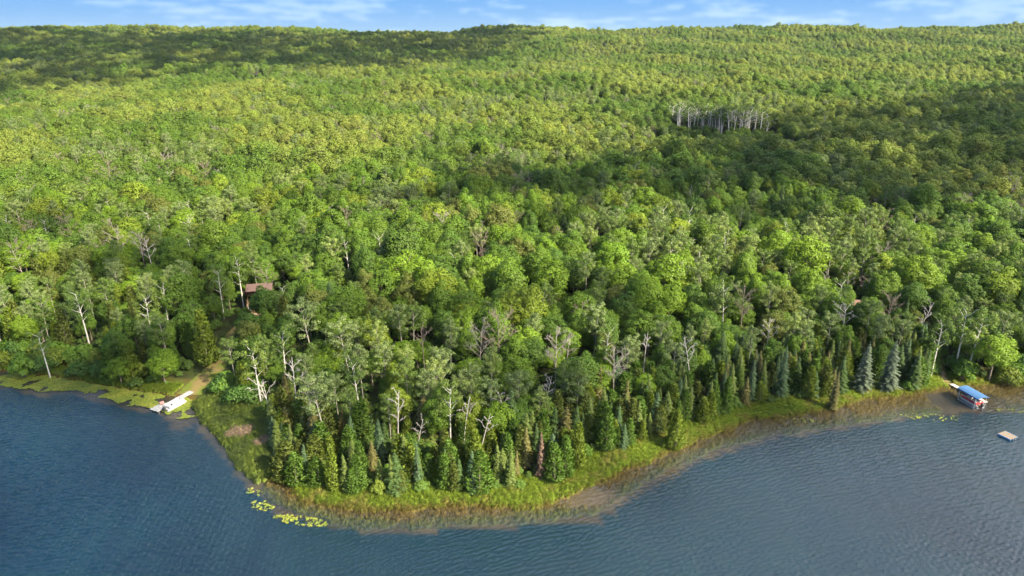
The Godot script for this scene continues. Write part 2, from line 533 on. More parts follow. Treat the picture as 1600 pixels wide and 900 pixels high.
func broadleaf(sd: int, h: float, crown_r: float, base: float, tufts: int, tuft_r: float, leaves: int, size: float, gaps := 0.0, flat := 0.92) -> Array:
	var r := RandomNumberGenerator.new()
	r.seed = sd
	var wood := Shape.new()
	var crown := Shape.new()
	var top := Vector3(r.randf_range(-0.3, 0.3), h * 0.8, r.randf_range(-0.3, 0.3))
	var tr := h * 0.0125
	wood.tube([Vector3(0, -0.6, 0), Vector3(0, h * 0.12, 0), Vector3(top.x * 0.5, h * 0.45, top.z * 0.5), top], [tr * 1.5, tr, tr * 0.7, tr * 0.15], 7)
	var mid := Vector3(0, lerpf(base, h, 0.42), 0)
	var half := Vector3(crown_r, (h - base) * 0.55, crown_r)
	var lean := Vector3(r.randf_range(-0.12, 0.12), 0, r.randf_range(-0.12, 0.12)) * crown_r
	var skew := r.randf() * TAU
	for i in tufts:
		var y := 1.0 - 1.72 * (i + 0.5) / tufts
		var a := i * 2.39996 + r.randf_range(-0.35, 0.35)
		var k := sqrt(maxf(1.0 - y * y, 0.0))
		var d := Vector3(k * cos(a), y, k * sin(a))
		if r.randf() < gaps:
			continue
		var lump := 1.0 + 0.16 * sin(2.0 * a + skew) + r.randf_range(-0.16, 0.10)
		var p := mid + lean * (y + 1.0) * 0.5 + d * half * lump * (0.74 if r.randf() < 0.72 else 0.48)
		var q := tuft_r * r.randf_range(0.72, 1.25)
		tuft(crown, p, Vector3(q, q * flat, q), int(leaves * q * q / (tuft_r * tuft_r)), size, r, -0.45, d)
		if i % 3 == 0:
			var from := Vector3(0, clampf(p.y - crown_r * r.randf_range(0.4, 0.9), base * 0.7, h * 0.74), 0)
			limb(wood, from, p, tr * 0.45, tr * 0.08, r)
	return [wood, crown]

func aspen(sd: int, h: float, crown_r: float, leaves: int, size: float) -> Array:
	# tall thin stem, forked upwards, with a loose high crown that lets the stem show
	var r := RandomNumberGenerator.new()
	r.seed = sd
	var wood := Shape.new()
	var crown := Shape.new()
	var bend := Vector3(r.randf_range(-0.7, 0.7), 0, r.randf_range(-0.7, 0.7))
	var tr := 0.15
	wood.tube([Vector3(0, -0.6, 0), Vector3(0, h * 0.2, 0), bend * 0.5 + Vector3(0, h * 0.55, 0), bend + Vector3(0, h * 0.93, 0)], [tr * 1.35, tr, tr * 0.75, 0.03], 6)
	var arms := 15
	for i in arms:
		var t := lerpf(0.48, 0.93, (i + r.randf()) / arms)
		var from := bend * t + Vector3(0, h * t, 0)
		var a := i * 2.4 + r.randf_range(-0.4, 0.4)
		var reach := crown_r * (1.05 - 0.55 * absf((t - 0.68) / 0.3)) * r.randf_range(0.65, 1.1)
		var to := from + Vector3(cos(a) * reach, reach * r.randf_range(0.55, 1.1), sin(a) * reach)
		limb(wood, from, to, 0.06, 0.015, r, 0.1, 4)
		for k in 3:
			var p := from.lerp(to, 0.5 + 0.25 * k) + ball(r) * 0.35
			var q := r.randf_range(0.55, 0.95)
			tuft(crown, p, Vector3(q, q * 0.8, q), int(leaves * q * q), size, r)
	tuft(crown, bend + Vector3(0, h * 0.95, 0), Vector3(0.8, 1.0, 0.8), leaves, size, r)
	return [wood, crown]

func birch(sd: int, h: float, bare: bool) -> Array:
	var r := RandomNumberGenerator.new()
	r.seed = sd
	var wood := Shape.new()
	var crown := Shape.new()
	var bend := Vector3(r.randf_range(-2.2, 2.2), 0, r.randf_range(-1.0, 1.0))
	wood.tube([Vector3(0, -0.6, 0), bend * 0.15 + Vector3(0, h * 0.25, 0), bend * 0.5 + Vector3(0, h * 0.6, 0), bend + Vector3(0, h * 0.95, 0)], [0.22, 0.18, 0.12, 0.03], 7)
	for i in 13:
		var t := lerpf(0.5 if bare else 0.45, 0.95, (i + r.randf()) / 13.0)
		var from := bend * t * t + Vector3(0, h * t, 0)
		var a := i * 2.4
		var reach := h * 0.15 * r.randf_range(0.6, 1.1)
		var to := from + Vector3(cos(a) * reach, reach * r.randf_range(0.5, 1.0), sin(a) * reach)
		limb(wood, from, to, 0.065, 0.02, r, 0.14, 4)
		if not bare or i > 10:
			for k in 2:
				var q := r.randf_range(0.6, 1.0)
				tuft(crown, to + Vector3(0, -0.4 * k, 0) + ball(r) * 0.5, Vector3(q, q * 1.1, q), int(110 * q * q), 0.30, r)
	return [wood, crown]

func spruce(sd: int, h: float, wide: float, sparse := 0.0) -> Array:
	# whorls of drooping boughs, each bough a spray of needle fans, round a straight stem
	var r := RandomNumberGenerator.new()
	r.seed = sd
	var wood := Shape.new()
	var crown := Shape.new()
	wood.tube([Vector3(0, -0.5, 0), Vector3(0, h * 0.5, 0), Vector3(0, h, 0)], [h * 0.014, h * 0.008, 0.012], 6)
	var y := h * 0.07
	while y < h * 0.985:
		var t := y / h
		var reach := wide * pow(1.0 - t, 0.85) * (0.85 + 0.15 * sin(y * 5.0)) + 0.06
		var count := int(lerpf(9.0, 5.0, t))
		var turn := r.randf() * TAU
		for i in count:
			if r.randf() < sparse:
				continue
			var a := turn + TAU * i / count + r.randf_range(-0.25, 0.25)
			var out := Vector3(cos(a), 0, sin(a))
			var side := Vector3(-sin(a), 0, cos(a))
			var len := reach * r.randf_range(0.72, 1.14)
			var own := r.randf_range(0.78, 1.2)
			var steps := maxi(2, int(len / 0.24))
			for k in steps:
				var u := (k + 0.6) / steps
				var p := Vector3(0, y, 0) + out * len * u + Vector3(0, len * (0.10 - 0.42 * u * u + 0.16 * pow(u, 4.0)), 0)
				var fan := (0.20 + 0.30 * (1.0 - u)) * minf(1.0, len + 0.2) * r.randf_range(0.8, 1.3)
				for e in [-1.0, 1.0]:
					var tip: Vector3 = p + out * fan * 0.75 + side * fan * e + Vector3(0, -fan * 0.28, 0)
					var nn := (Vector3.UP * 0.75 + out * 0.55 + ball(r) * 0.35).normalized()
					var kk := own * r.randf_range(0.85, 1.15)
					crown.tri(p + Vector3(0, 0.04, 0), p + out * fan * 0.9, tip, nn, nn, nn, Color(kk, kk, kk * r.randf_range(0.9, 1.1)))
					crown.tri(p - out * fan * 0.5, p + side * fan * 0.25 * e - Vector3(0, fan * 0.35, 0), tip, nn, nn, nn, Color(kk, kk, kk))
		y += lerpf(0.42, 0.26, t)
	for k in 5:
		var a := k * 1.3
		var d := Vector3(cos(a), 0, sin(a)) * 0.09
		crown.tri(Vector3(0, h + 0.35, 0), Vector3(0, h - 0.4, 0) + d, Vector3(0, h - 0.4, 0) - d.rotated(Vector3.UP, 1.0), d.normalized(), d.normalized(), d.normalized(), Color.WHITE)
	return [wood, crown]

func cedar(sd: int, h: float, wide: float) -> Array:
	# dense flame-shaped crown of upright fans
	var r := RandomNumberGenerator.new()
	r.seed = sd
	var wood := Shape.new()
	var crown := Shape.new()
	wood.tube([Vector3(0, -0.5, 0), Vector3(0, h * 0.5, 0), Vector3(0, h * 0.94, 0)], [h * 0.018, h * 0.010, 0.02], 6)
	var bunches := int(h * 13.0)
	for i in bunches:
		var t := pow((i + r.randf()) / bunches, 1.25)
		var y := lerpf(h * 0.05, h * 0.97, t)
		var prof := pow(1.0 - t, 0.72) * (0.55 + 0.45 * smoothstep(0.0, 0.16, t))
		var a := i * 2.39996 + r.randf_range(-0.4, 0.4)
		var out := Vector3(cos(a), 0, sin(a))
		var at := Vector3(0, y, 0) + out * (wide * prof * r.randf_range(0.62, 1.08))
		var own := r.randf_range(0.8, 1.2)
		for k in 34:
			var d := ball(r)
			var p := at + d * Vector3(0.36, 0.50, 0.36) + out * 0.12 * d.y
			var nn := (out * 0.8 + Vector3.UP * 0.35 + ball(r) * 0.8).normalized()
			var kk := own * r.randf_range(0.8, 1.2)
			var up := (Vector3.UP * 0.8 + out * 0.7 + ball(r) * 0.5).normalized()
			var b := nn.cross(up).normalized()
			var q := r.randf_range(0.16, 0.30)
			crown.tri(p - up * q - b * q * 0.30, p - up * q * 0.6 + b * q * 0.55, p + up * q, nn, nn, (nn + out * 0.5).normalized(), Color(kk * r.randf_range(0.9, 1.12), kk, kk * 0.95))
	return [wood, crown]

func snag(sd: int, h: float, limbs: int, twigs: int, spread: float, low: float) -> Array:
	# [stem, [limb, limb, ...]]: bare wood that forks three times
	var r := RandomNumberGenerator.new()
	r.seed = sd
	var stem := Shape.new()
	var bend := Vector3(r.randf_range(-0.9, 0.9), 0, r.randf_range(-0.7, 0.7))
	var tr := h * 0.0072
	stem.tube([Vector3(0, -0.6, 0), bend * 0.1 + Vector3(0, h * 0.3, 0), bend * 0.5 + Vector3(0, h * 0.66, 0), bend + Vector3(0, h, 0)], [tr * 1.3, tr, tr * 0.7, 0.035], 7)
	var arms := []
	for i in limbs:
		var w := Shape.new()
		var t := lerpf(low, 0.92, (i + r.randf() * 0.8) / limbs)
		var from := bend * t * t + Vector3(0, h * t, 0)
		var a := i * 2.4 + r.randf_range(-0.5, 0.5)
		var reach := h * spread * lerpf(1.0, 0.7, (t - low) / (0.93 - low)) * r.randf_range(0.6, 1.15)
		var to := from + Vector3(cos(a) * reach, reach * r.randf_range(0.7, 1.6), sin(a) * reach)
		limb(w, from, to, tr * 0.5, 0.025, r, 0.16, 5)
		for k in twigs:
			var u := r.randf_range(0.3, 1.0)
			var p := from.lerp(to, u) + Vector3.UP * reach * 0.06
			var d := ((to - from).normalized() * 0.7 + ball(r) * 0.85 + Vector3.UP * 0.35).normalized()
			var q := p + d * reach * r.randf_range(0.25, 0.5)
			limb(w, p, q, 0.036, 0.018, r, 0.25, 4)
			for e in 2:
				var p2 := p.lerp(q, r.randf_range(0.4, 0.95))
				w.tube([p2, p2 + (d * 0.6 + ball(r)).normalized() * reach * r.randf_range(0.12, 0.28)], [0.022, 0.011], 3, Color.WHITE, false)
		arms.append(w)
	return [stem, arms]

func shrub(sd: int, h: float, rad: float, leaves: int, size: float) -> Array:
	var r := RandomNumberGenerator.new()
	r.seed = sd
	var wood := Shape.new()
	var crown := Shape.new()
	for i in 13:
		var a := i * 2.4
		var k := sqrt((i + 0.5) / 13.0)
		var p := Vector3(cos(a) * rad * k * 0.75, h * (0.30 + 0.52 * (1.0 - k * k) + r.randf_range(-0.06, 0.12)), sin(a) * rad * k * 0.75)
		limb(wood, Vector3(0, -0.3, 0), p, 0.05, 0.015, r, 0.1, 4)
		var q := rad * r.randf_range(0.34, 0.5)
		tuft(crown, p, Vector3(q, minf(q * 0.9, h * 0.4), q), leaves, size, r, -0.2)
	return [wood, crown]

const TONES = {
	"broadleaf_tree": [["bright green", 0.118, 0.195, 0.014], ["yellow-green", 0.146, 0.198, 0.018], ["deep green", 0.066, 0.122, 0.016], ["olive-green", 0.105, 0.128, 0.024], ["mid-green", 0.090, 0.155, 0.015]],
	"aspen_tree": [["grey-green", 0.135, 0.180, 0.060], ["pale green", 0.165, 0.215, 0.055], ["dull green", 0.098, 0.148, 0.030]],
	"birch_tree": [["light green", 0.120, 0.168, 0.032], ["mid-green", 0.080, 0.130, 0.024]],
	"spruce_tree": [["blue-green", 0.062, 0.106, 0.046], ["dark green", 0.056, 0.096, 0.026], ["silver-green", 0.105, 0.135, 0.088], ["dead brown", 0.150, 0.098, 0.070], ["rust-tinged", 0.120, 0.112, 0.036], ["olive-green", 0.100, 0.136, 0.030]],
	"cedar_tree": [["yellow-green", 0.122, 0.168, 0.018], ["fresh green", 0.078, 0.142, 0.019], ["olive-green", 0.094, 0.120, 0.022]],
	"shrub": [["bright green", 0.088, 0.160, 0.018], ["deep green", 0.055, 0.112, 0.020], ["yellow-green", 0.130, 0.172, 0.022]],
	"dead_tree": [["bleached white", 0.35, 0.32, 0.30], ["pale grey", 0.22, 0.195, 0.17], ["brown-grey", 0.16, 0.13, 0.105]],
}
const CALLED = {"broadleaf_tree": "broadleaf tree", "aspen_tree": "aspen", "birch_tree": "white-stemmed birch", "spruce_tree": "spruce", "cedar_tree": "cedar", "shrub": "shrub", "dead_tree": "dead tree"}
const GROUPS = {"broadleaf_tree": "broadleaf trees of the wood", "aspen_tree": "aspens of the wood", "birch_tree": "birches of the wood", "spruce_tree": "spruces along the shore", "cedar_tree": "cedars along the shore", "shrub": "shrubs at the water's edge", "dead_tree": "dead trees standing in the wood"}

var forms := {}      # kind -> list of {parts: [[name, mesh, is_leaf], ...], h: height, whole: mesh}
var plants := []     # every plant: {kind, form, tone, x, z, h, wide, turn, lean}

func grow() -> void:
	var bark := mat("grey bark", 0.16, 0.135, 0.11, 0.95, 0.2)
	var pale := mat("aspen bark", 0.24, 0.225, 0.185, 0.9, 0.2)
	var white := mat("birch bark", 0.42, 0.40, 0.365, 0.85, 0.25)
	var leafy := leaf_mat("leaves", 1, 1, 1)
	for k in TONES:
		for t in TONES[k]:
			leaf_mat(k + " " + t[0], t[1], t[2], t[3])
	for t in TONES.dead_tree:
		mat("dead wood " + t[0], t[1], t[2], t[3], 0.9, 0.2)
	var add := func(kind: String, made: Array, h: float, wood: Material):
		var whole := ArrayMesh.new()
		made[0].into(whole, wood)
		made[1].into(whole, leafy)
		if not forms.has(kind): forms[kind] = []
		var parts := [["trunk", made[0].mesh(wood), false]]
		if made[1].f.size(): parts.append(["crown", made[1].mesh(leafy), true])
		forms[kind].append({"parts": parts, "h": h, "whole": whole})
	for i in 7:
		var rr: float = [4.6, 4.1, 5.2, 3.7, 4.4, 4.9, 3.9][i]
		add.call("broadleaf_tree", broadleaf(100 + i, 17.0, rr, [5.5, 6.5, 5.0, 6.0, 7.0, 5.5, 4.5][i], 62, 1.25, 150, 0.36, 0.04), 17.0, bark)
	for i in 5:
		add.call("aspen_tree", aspen(200 + i, 18.0, [2.5, 3.0, 2.2, 2.8, 3.3][i], 95, 0.30), 18.0, pale)
	for i in 4:
		add.call("birch_tree", birch(300 + i, 15.0, false), 15.0, white)
	for i in 6:
		add.call("spruce_tree", spruce(400 + i, 10.0, [1.7, 1.45, 1.9, 1.3, 2.1, 1.55][i], [0.05, 0.1, 0.0, 0.15, 0.05, 0.2][i]), 10.0, bark)
	for i in 5:
		add.call("cedar_tree", cedar(500 + i, 9.0, [1.6, 1.9, 1.4, 2.2, 1.75][i]), 9.0, bark)
	for i in 5:
		add.call("shrub", shrub(600 + i, 3.0, [1.9, 2.3, 1.6, 2.6, 2.0][i], 150, 0.30), 3.0, bark)
	for i in 9:
		# five bleached snags, then four fine-twigged bare crowns
		var fine := i > 4
		var made := snag(700 + i, 14.0, 11 if fine else [9, 7, 11, 8, 6][i], 9 if fine else 4, 0.22 if fine else [0.15, 0.19, 0.13, 0.17, 0.11][i], 0.42 if fine else [0.5, 0.58, 0.42, 0.52, 0.62][i])
		var parts := [["trunk", made[0].mesh(bark), true]]
		var whole := ArrayMesh.new()
		var dead := mat("dead wood", 1, 1, 1, 0.9, 0.2)
		dead.vertex_color_use_as_albedo = true
		var all := Shape.new()
		made[0].into(whole, dead)
		for a in made[1]:
			parts.append(["limb", a.mesh(bark), true])
			a.into(whole, dead)
		if not forms.has("dead_tree"): forms["dead_tree"] = []
		forms["dead_tree"].append({"parts": parts, "h": 14.0, "whole": whole})
	# the same kinds with larger leaf faces, for trees several hundred metres off
	for i in 7:
		add.call("far_broadleaf", broadleaf(130 + i, 17.0, [4.7, 4.2, 5.2, 3.9, 4.5, 5.0, 4.0][i], [5.5, 6.5, 5.0, 6.0, 7.0, 5.5, 4.5][i], 44, 1.35, 75, 0.52, 0.03), 17.0, bark)
	for i in 4:
		add.call("far_aspen", broadleaf(160 + i, 17.5, [2.9, 3.3, 2.6, 3.0][i], 8.0, 30, 0.95, 48, 0.42, 0.15), 17.5, pale)
	for i in 2:
		add.call("bare_birch", birch(330 + i, 15.0, true), 15.0, white)

func plant(kind: String, x: float, z: float, h: float, form := -1, tone := -1, wide := 1.0, lean := 0.0) -> void:
	var list: Array = forms[kind]
	plants.append({"kind": kind, "form": form if form >= 0 else rng.randi() % list.size(), "tone": tone if tone >= 0 else rng.randi() % TONES[kind].size(), "x": x, "z": z, "h": h, "wide": wide, "turn": rng.randf() * TAU, "lean": lean})

func seen(x: float, y: float, z: float) -> Vector2:
	# where a point falls in the camera's frame, -1 to 1 both ways
	var q := Vector3(x, y - 78.0, z).rotated(Vector3.RIGHT, deg_to_rad(20.0))
	var t := tan(deg_to_rad(45.75 / 2.0))
	return Vector2(q.x / (-q.z * t * 16.0 / 9.0), q.y / (-q.z * t))

func plan_forest() -> void:
	rng.seed = 4711
	var taken := {}
	var claim := func(x: float, z: float, rad: float):
		for i in range(int(floor((x - rad) / 3.0)), int(floor((x + rad) / 3.0)) + 1):
			for j in range(int(floor((z - rad) / 3.0)), int(floor((z + rad) / 3.0)) + 1):
				taken[Vector2i(i, j)] = true
	for l in LANDMARKS:
		var x: float = l[1]
		var z: float = l[2]
		var h: float = l[3]
		match l[0]:
			"snag":
				plant("dead_tree", x, z, h, rng.randi() % 5, 0, 1.3, rng.randf_range(-0.22, 0.22)); claim.call(x, z, 1.2)
			"bare":
				plant("dead_tree", x, z, h, 5 + rng.randi() % 4, 1 + rng.randi() % 2, 1.25); claim.call(x, z, 1.5)
			"half":
				plant("aspen_tree", x, z, h, 4, 0, 1.25, 0.08); claim.call(x, z, 1.5)
			"birch":
				plant("birch_tree", x, z, h); claim.call(x, z + 2.0, 2.4)
			"silver":
				plant("spruce_tree", x, z, h, 4, 2, 1.15); claim.call(x, z + 1.0, 2.6)
			"brown":
				plant("spruce_tree", x, z, h, 5, 3, 0.9); claim.call(x, z + 1.5, 2.6)
			"browntip":
				plant("spruce_tree", x, z, h, 1, 4, 1.1); claim.call(x, z + 1.0, 2.0)
			"blue":
				plant("spruce_tree", x, z, h, -1, 0, 1.0); claim.call(x, z + 1.0, 2.0)
			"cedar":
				plant("cedar_tree", x, z, h, -1, rng.randi() % 2, 1.05); claim.call(x, z + 1.0, 2.0)
			"big":
				plant("broadleaf_tree", x, z, h, 2, 0, 1.15); claim.call(x, z, 5.0)
			"round":
				plant("broadleaf_tree" if h > 7.0 else "shrub", x, z, h, -1, 0, 1.35 if h > 7.0 else 0.9); claim.call(x, z, 3.0)
	plant("broadleaf_tree", -71.2, -178.0, 9.5, 1, 4, 1.3)
	plant("broadleaf_tree", -74.5, -176.0, 6.5, 3, 0, 1.3)
	# the stand of white stems on the slope, with a gap of low growth before it
	for i in 60:
		var x := 116.0 + 66.0 * i / 59.0 + rng.randf_range(-1.5, 1.5)
		plants.append({"kind": "bare_birch", "form": i % 2, "tone": 0, "x": x, "z": -512.0 + 0.28 * (x - 116.0) + rng.randf_range(-14, 8), "h": rng.randf_range(13.0, 22.0), "wide": 1.7, "turn": rng.randf() * TAU, "lean": rng.randf_range(-0.05, 0.05)})
	# first ranks: conifers and shrubs along the tree line
	var x := -150.0
	while x < 150.0:
		x += 1.15
		for rank in 6:
			var p := Vector2(x + rng.randf_range(-1.0, 1.0), along(TL, x) - 0.6 - rank * 2.9 + rng.randf_range(-1.3, 1.3))
			var conifers := p.x > -50.0 and p.x < 108.0
			var want := 0.9 if conifers else 0.22
			if rank > 3: want *= 0.6
			if rng.randf() > want or near_line(TRAIL, p.x, p.y) < 3.0 or near_line(DIRT_TRAIL, p.x, p.y) < 1.0:
				continue
			if taken.has(Vector2i(int(floor(p.x / 3.0)), int(floor(p.y / 3.0)))) and rng.randf() < 0.8:
				continue
			var q := rng.randf()
			if conifers:
				var far_right := smoothstep(5.0, 60.0, p.x)
				if q < 0.42 + 0.2 * far_right:
					plant("spruce_tree", p.x, p.y, rng.randf_range(4.5, 9.5) + 0.30 * rank + 0.2 * far_right, -1, [0, 1, 5, 5, 1, 4, 5][rng.randi() % 7], rng.randf_range(1.1, 1.6), rng.randf_range(-0.05, 0.05))
				elif q < 0.95:
					plant("cedar_tree", p.x, p.y, rng.randf_range(4.5, 8.5) + 0.35 * rank, -1, -1, rng.randf_range(1.15, 1.7), rng.randf_range(-0.06, 0.06))
				elif rank < 2:
					plant("shrub", p.x, p.y, rng.randf_range(2.0, 3.6))
			elif rank < 3:
				plant("shrub", p.x, p.y, rng.randf_range(2.4, 4.6), -1, -1, rng.randf_range(0.9, 1.3))
			elif q < 0.5:
				plant("cedar_tree", p.x, p.y, rng.randf_range(6.5, 11.0), -1, -1, 1.15)
	# the wood behind
	var z := -100.0
	while z > -1760.0:
		var step := 5.4 if z > -320.0 else (6.0 if z > -800.0 else 6.8)
		var half := 0.80 * -z + 30.0
		var xx := -half
		while xx < half:
			var px := xx + rng.randf_range(-0.45, 0.45) * step
			var pz := z + rng.randf_range(-0.45, 0.45) * step
			xx += step
			var behind := along(TL, px) - pz
			if behind < (9.0 if px > -50.0 and px < 108.0 else 4.0):
				continue
			if pz > -330.0 and taken.has(Vector2i(int(floor(px / 3.0)), int(floor(pz / 3.0)))):
				continue
			if behind < 90.0 and (near_line(TRAIL, px, pz) < (5.0 if pz > -158.0 else 1.4) or near_line(DIRT_TRAIL, px, pz) < 1.6):
				continue
			if Vector2(px + 74.0, pz + 184.0).length() < 7.0 or Vector2(px - 99.0, pz + 176.0).length() < 4.4:
				continue
			if pz > -186.0 and pz < -164.0 and absf(px + 2.2 + 74.0 * pz / -187.0) < 1.5:
				continue
			var gap := px > 110.0 and px < 184.0 and pz > -512.0 + 0.28 * (px - 116.0) and pz < -425.0 + 0.28 * (px - 116.0)
			if behind < 70.0 and rng.randf() < 0.4:
				plant("broadleaf_tree", px + rng.randf_range(-2.5, 2.5), pz + rng.randf_range(-2.5, 2.5), rng.randf_range(6.0, 10.0), -1, [0, 4, 2, 4][rng.randi() % 4], rng.randf_range(1.1, 1.6))
			if rng.randf() < 0.035: continue
			var w := stand.get_noise_2d(px, pz)
			var w2 := patch.get_noise_2d(px * 0.7 + 500.0, pz * 0.7)
			var aspens := 0.10 + 0.5 * smoothstep(0.12, 0.45, w) + 0.38 * (1.0 - smoothstep(12.0, 50.0, behind))
			var q := rng.randf()
			var big := 1.0 + 0.22 * w2 + 0.30 * stand.get_noise_2d(px * 0.8 - 700.0, pz * 0.8)
			if gap:
				plant("broadleaf_tree", px, pz, rng.randf_range(5.0, 9.0), -1, -1, 1.6)
			elif q < 0.010 + 0.11 * smoothstep(0.22, 0.5, stand.get_noise_2d(px * 1.7 + 900.0, pz * 1.7)) and pz > -760.0 and behind > 25.0 or q < 0.010 and behind < 25.0:
				plant("dead_tree", px, pz, rng.randf_range(11.0, 16.0), (5 + rng.randi() % 4) if rng.randf() < 0.6 else rng.randi() % 5, 1 + rng.randi() % 2, 1.2, rng.randf_range(-0.1, 0.1))
			elif q < 0.04 and behind < 110.0:
				plant("birch_tree", px, pz, rng.randf_range(13.0, 17.0))
			elif q < 0.055 and behind < 140.0:
				plant("spruce_tree", px, pz, rng.randf_range(10.0, 15.0), -1, 1, 1.3)
			elif px < -60.0 and behind < 45.0 and q < 0.28:
				plant("cedar_tree", px, pz, rng.randf_range(9.0, 14.0), -1, -1, 1.1)
			elif rng.randf() < aspens:
				plant("aspen_tree", px, pz, rng.randf_range(12.5, 17.5) * lerpf(0.85, 1.0, smoothstep(0.0, 60.0, behind)), -1, [0, 0, 1, 2, 2][rng.randi() % 5], rng.randf_range(0.95, 1.3))
			else:
				var tone: int = [2, 4, 4, 0, 1][clampi(int((w2 * 0.7 + w * 0.6 + 0.42 + rng.randf_range(-0.32, 0.32)) * 5.0), 0, 4)] if rng.randf() < 0.9 else 3
				plant("broadleaf_tree", px, pz, rng.randf_range(10.0, 16.5) * big * (1.22 if rng.randf() < 0.06 else 1.0) * lerpf(0.8, 1.0, smoothstep(0.0, 60.0, behind)), -1, tone, rng.randf_range(0.88, 1.4))
		z -= step

func place_of(p: Dictionary) -> Transform3D:
	var f: Dictionary = forms[p.kind][p.form]
	var k: float = p.h / f.h
	var w: float = k * p.wide
	var b := Basis.from_euler(Vector3(0, p.turn, 0)).scaled(Vector3(w, k, w))
	if p.lean != 0.0:
		b = Basis(Vector3(0, 0, 1), p.lean) * b
	return Transform3D(b, Vector3(p.x, ground(p.x, p.z), p.z))

func sector(p: Dictionary) -> String:
	var s := inland(p.x, p.z)
	var spot := "the lily-pad shore"
	if p.x > 92.0: spot = "the blue-roofed boat lift"
	elif p.x > 45.0: spot = "the long grassy shore"
	elif p.x > 8.0: spot = "the sandy shallows"
	elif p.x > -30.0: spot = "the tip of the point"
	elif p.x > -68.0: spot = "the reed bed"
	elif p.x > -92.0: spot = "the white dock"
	if s < 9.0: return "in front at " + spot
	if s < 24.0: return "just behind " + spot
	if s < 50.0: return "well behind " + spot
	if s < 85.0: return "deep behind " + spot
	return "upslope beyond " + spot

const ORDER = ["first", "second", "third", "fourth", "fifth", "sixth", "seventh", "eighth", "ninth", "tenth", "eleventh", "twelfth", "thirteenth", "fourteenth", "fifteenth", "sixteenth", "seventeenth", "eighteenth", "nineteenth", "twentieth"]

func forest() -> void:
	# the three hundred of each kind that show largest are things; the rest is the wood behind them
	var singles := {}
	var rest := []
	for i in plants.size():
		var p: Dictionary = plants[i]
		var g := ground(p.x, p.z)
		var a := seen(p.x, g + p.h, p.z)
		p["u"] = a.x
		p["d"] = Vector3(p.x, g + p.h * 0.7 - 78.0, p.z).length()
		if p.kind != "bare_birch" and absf(a.x) < 1.02 and p.d < 420.0:
			if not singles.has(p.kind): singles[p.kind] = []
			singles[p.kind].append(p)
		elif p.kind == "bare_birch" and absf(a.x) < 1.0:
			p["real"] = "birch_tree"
			if not singles.has("birch_tree"): singles["birch_tree"] = []
			singles["birch_tree"].append(p)
		else:
			rest.append(p)
	for kind in singles:
		var list: Array = singles[kind]
		list.sort_custom(func(a, b): return a.d < b.d)
		for i in range(300, list.size()):
			rest.append(list[i])
		list = list.slice(0, 300)
		list.sort_custom(func(a, b): return a.u < b.u)
		var sets := {}
		for p in list:
			var size := "tall " if p.h > forms[p.kind][p.form].h * 1.08 else ("small " if p.h < forms[p.kind][p.form].h * 0.82 else "")
			var what: String = size + TONES[kind][p.tone][0] + " " + CALLED[kind]
			if p.kind == "dead_tree" and p.form > 4: what = what.replace("dead tree", "twiggy dead tree")
			var key: String = what + " " + sector(p)
			if p.kind == "bare_birch": key = size + "bare white birch stem in the pale row upslope"
			if not sets.has(key): sets[key] = []
			sets[key].append(p)
		for key in sets:
			for i in sets[key].size():
				var p: Dictionary = sets[key][i]
				p["label"] = key if sets[key].size() == 1 else key + ", %s from left" % (ORDER[i] if i < ORDER.size() else "%dth" % (i + 1))
		var stock := {}
		for p in list:
			var id: String = "%s %d %d" % [p.kind, p.form, p.tone]
			var o: Node3D
			if not stock.has(id):
				o = Node3D.new()
				for part_of in forms[p.kind][p.form].parts:
					var m: Material = null
					if kind == "dead_tree": m = mats["dead wood " + TONES[kind][p.tone][0]]
					elif part_of[2]: m = mats[kind + " " + TONES[kind][p.tone][0]]
					put(part_of[0], part_of[1], o, m)
				stock[id] = o
			else:
				o = stock[id].duplicate()
			o.name = numbered(kind)
			add_child(o)
			o.transform = place_of(p)
			tag(o, p.label, "shrub" if kind == "shrub" else "tree", GROUPS[kind])
	var root := Node3D.new()
	root.name = "distant_forest"
	add_child(root)
	tag(root, "unbroken wood covering the slope up to the ridge", "forest", "", "stuff")
	var heaps := {}
	for p in rest:
		var kind: String = p.kind
		var form: int = p.form
		if p.d > 330.0:
			if kind == "broadleaf_tree": kind = "far_broadleaf"
			elif kind == "aspen_tree":
				kind = "far_aspen"
				form = form % 4
		var tone: Array = TONES.get(p.kind, TONES.birch_tree)[p.tone]
		var t := place_of(p)
		var id := "%s %d" % [kind, form]
		if not heaps.has(id): heaps[id] = [forms[kind][form].whole, [], PackedColorArray()]
		heaps[id][1].append(t)
		var k := rng.randf_range(0.88, 1.12)
		if p.d > 330.0 and p.kind == "broadleaf_tree":
			# broad stands differ in tone more than neighbours do
			var q := smoothstep(-0.45, 0.45, stand.get_noise_2d(p.x * 0.6 + 300.0, p.z * 0.6))
			var own := Color(0.070, 0.125, 0.015).lerp(Color(0.205, 0.230, 0.044), q)
			tone = ["", lerpf(tone[1], own.r, 0.6), lerpf(tone[2], own.g, 0.6), lerpf(tone[3], own.b, 0.6)]
		heaps[id][2].append(Color(tone[1] * k * rng.randf_range(0.94, 1.06), tone[2] * k, tone[3] * k))
	for id in heaps:
		many("tree_mass", heaps[id][0], heaps[id][1], heaps[id][2], root)
	print("plants ", plants.size(), " left to the mass ", rest.size())

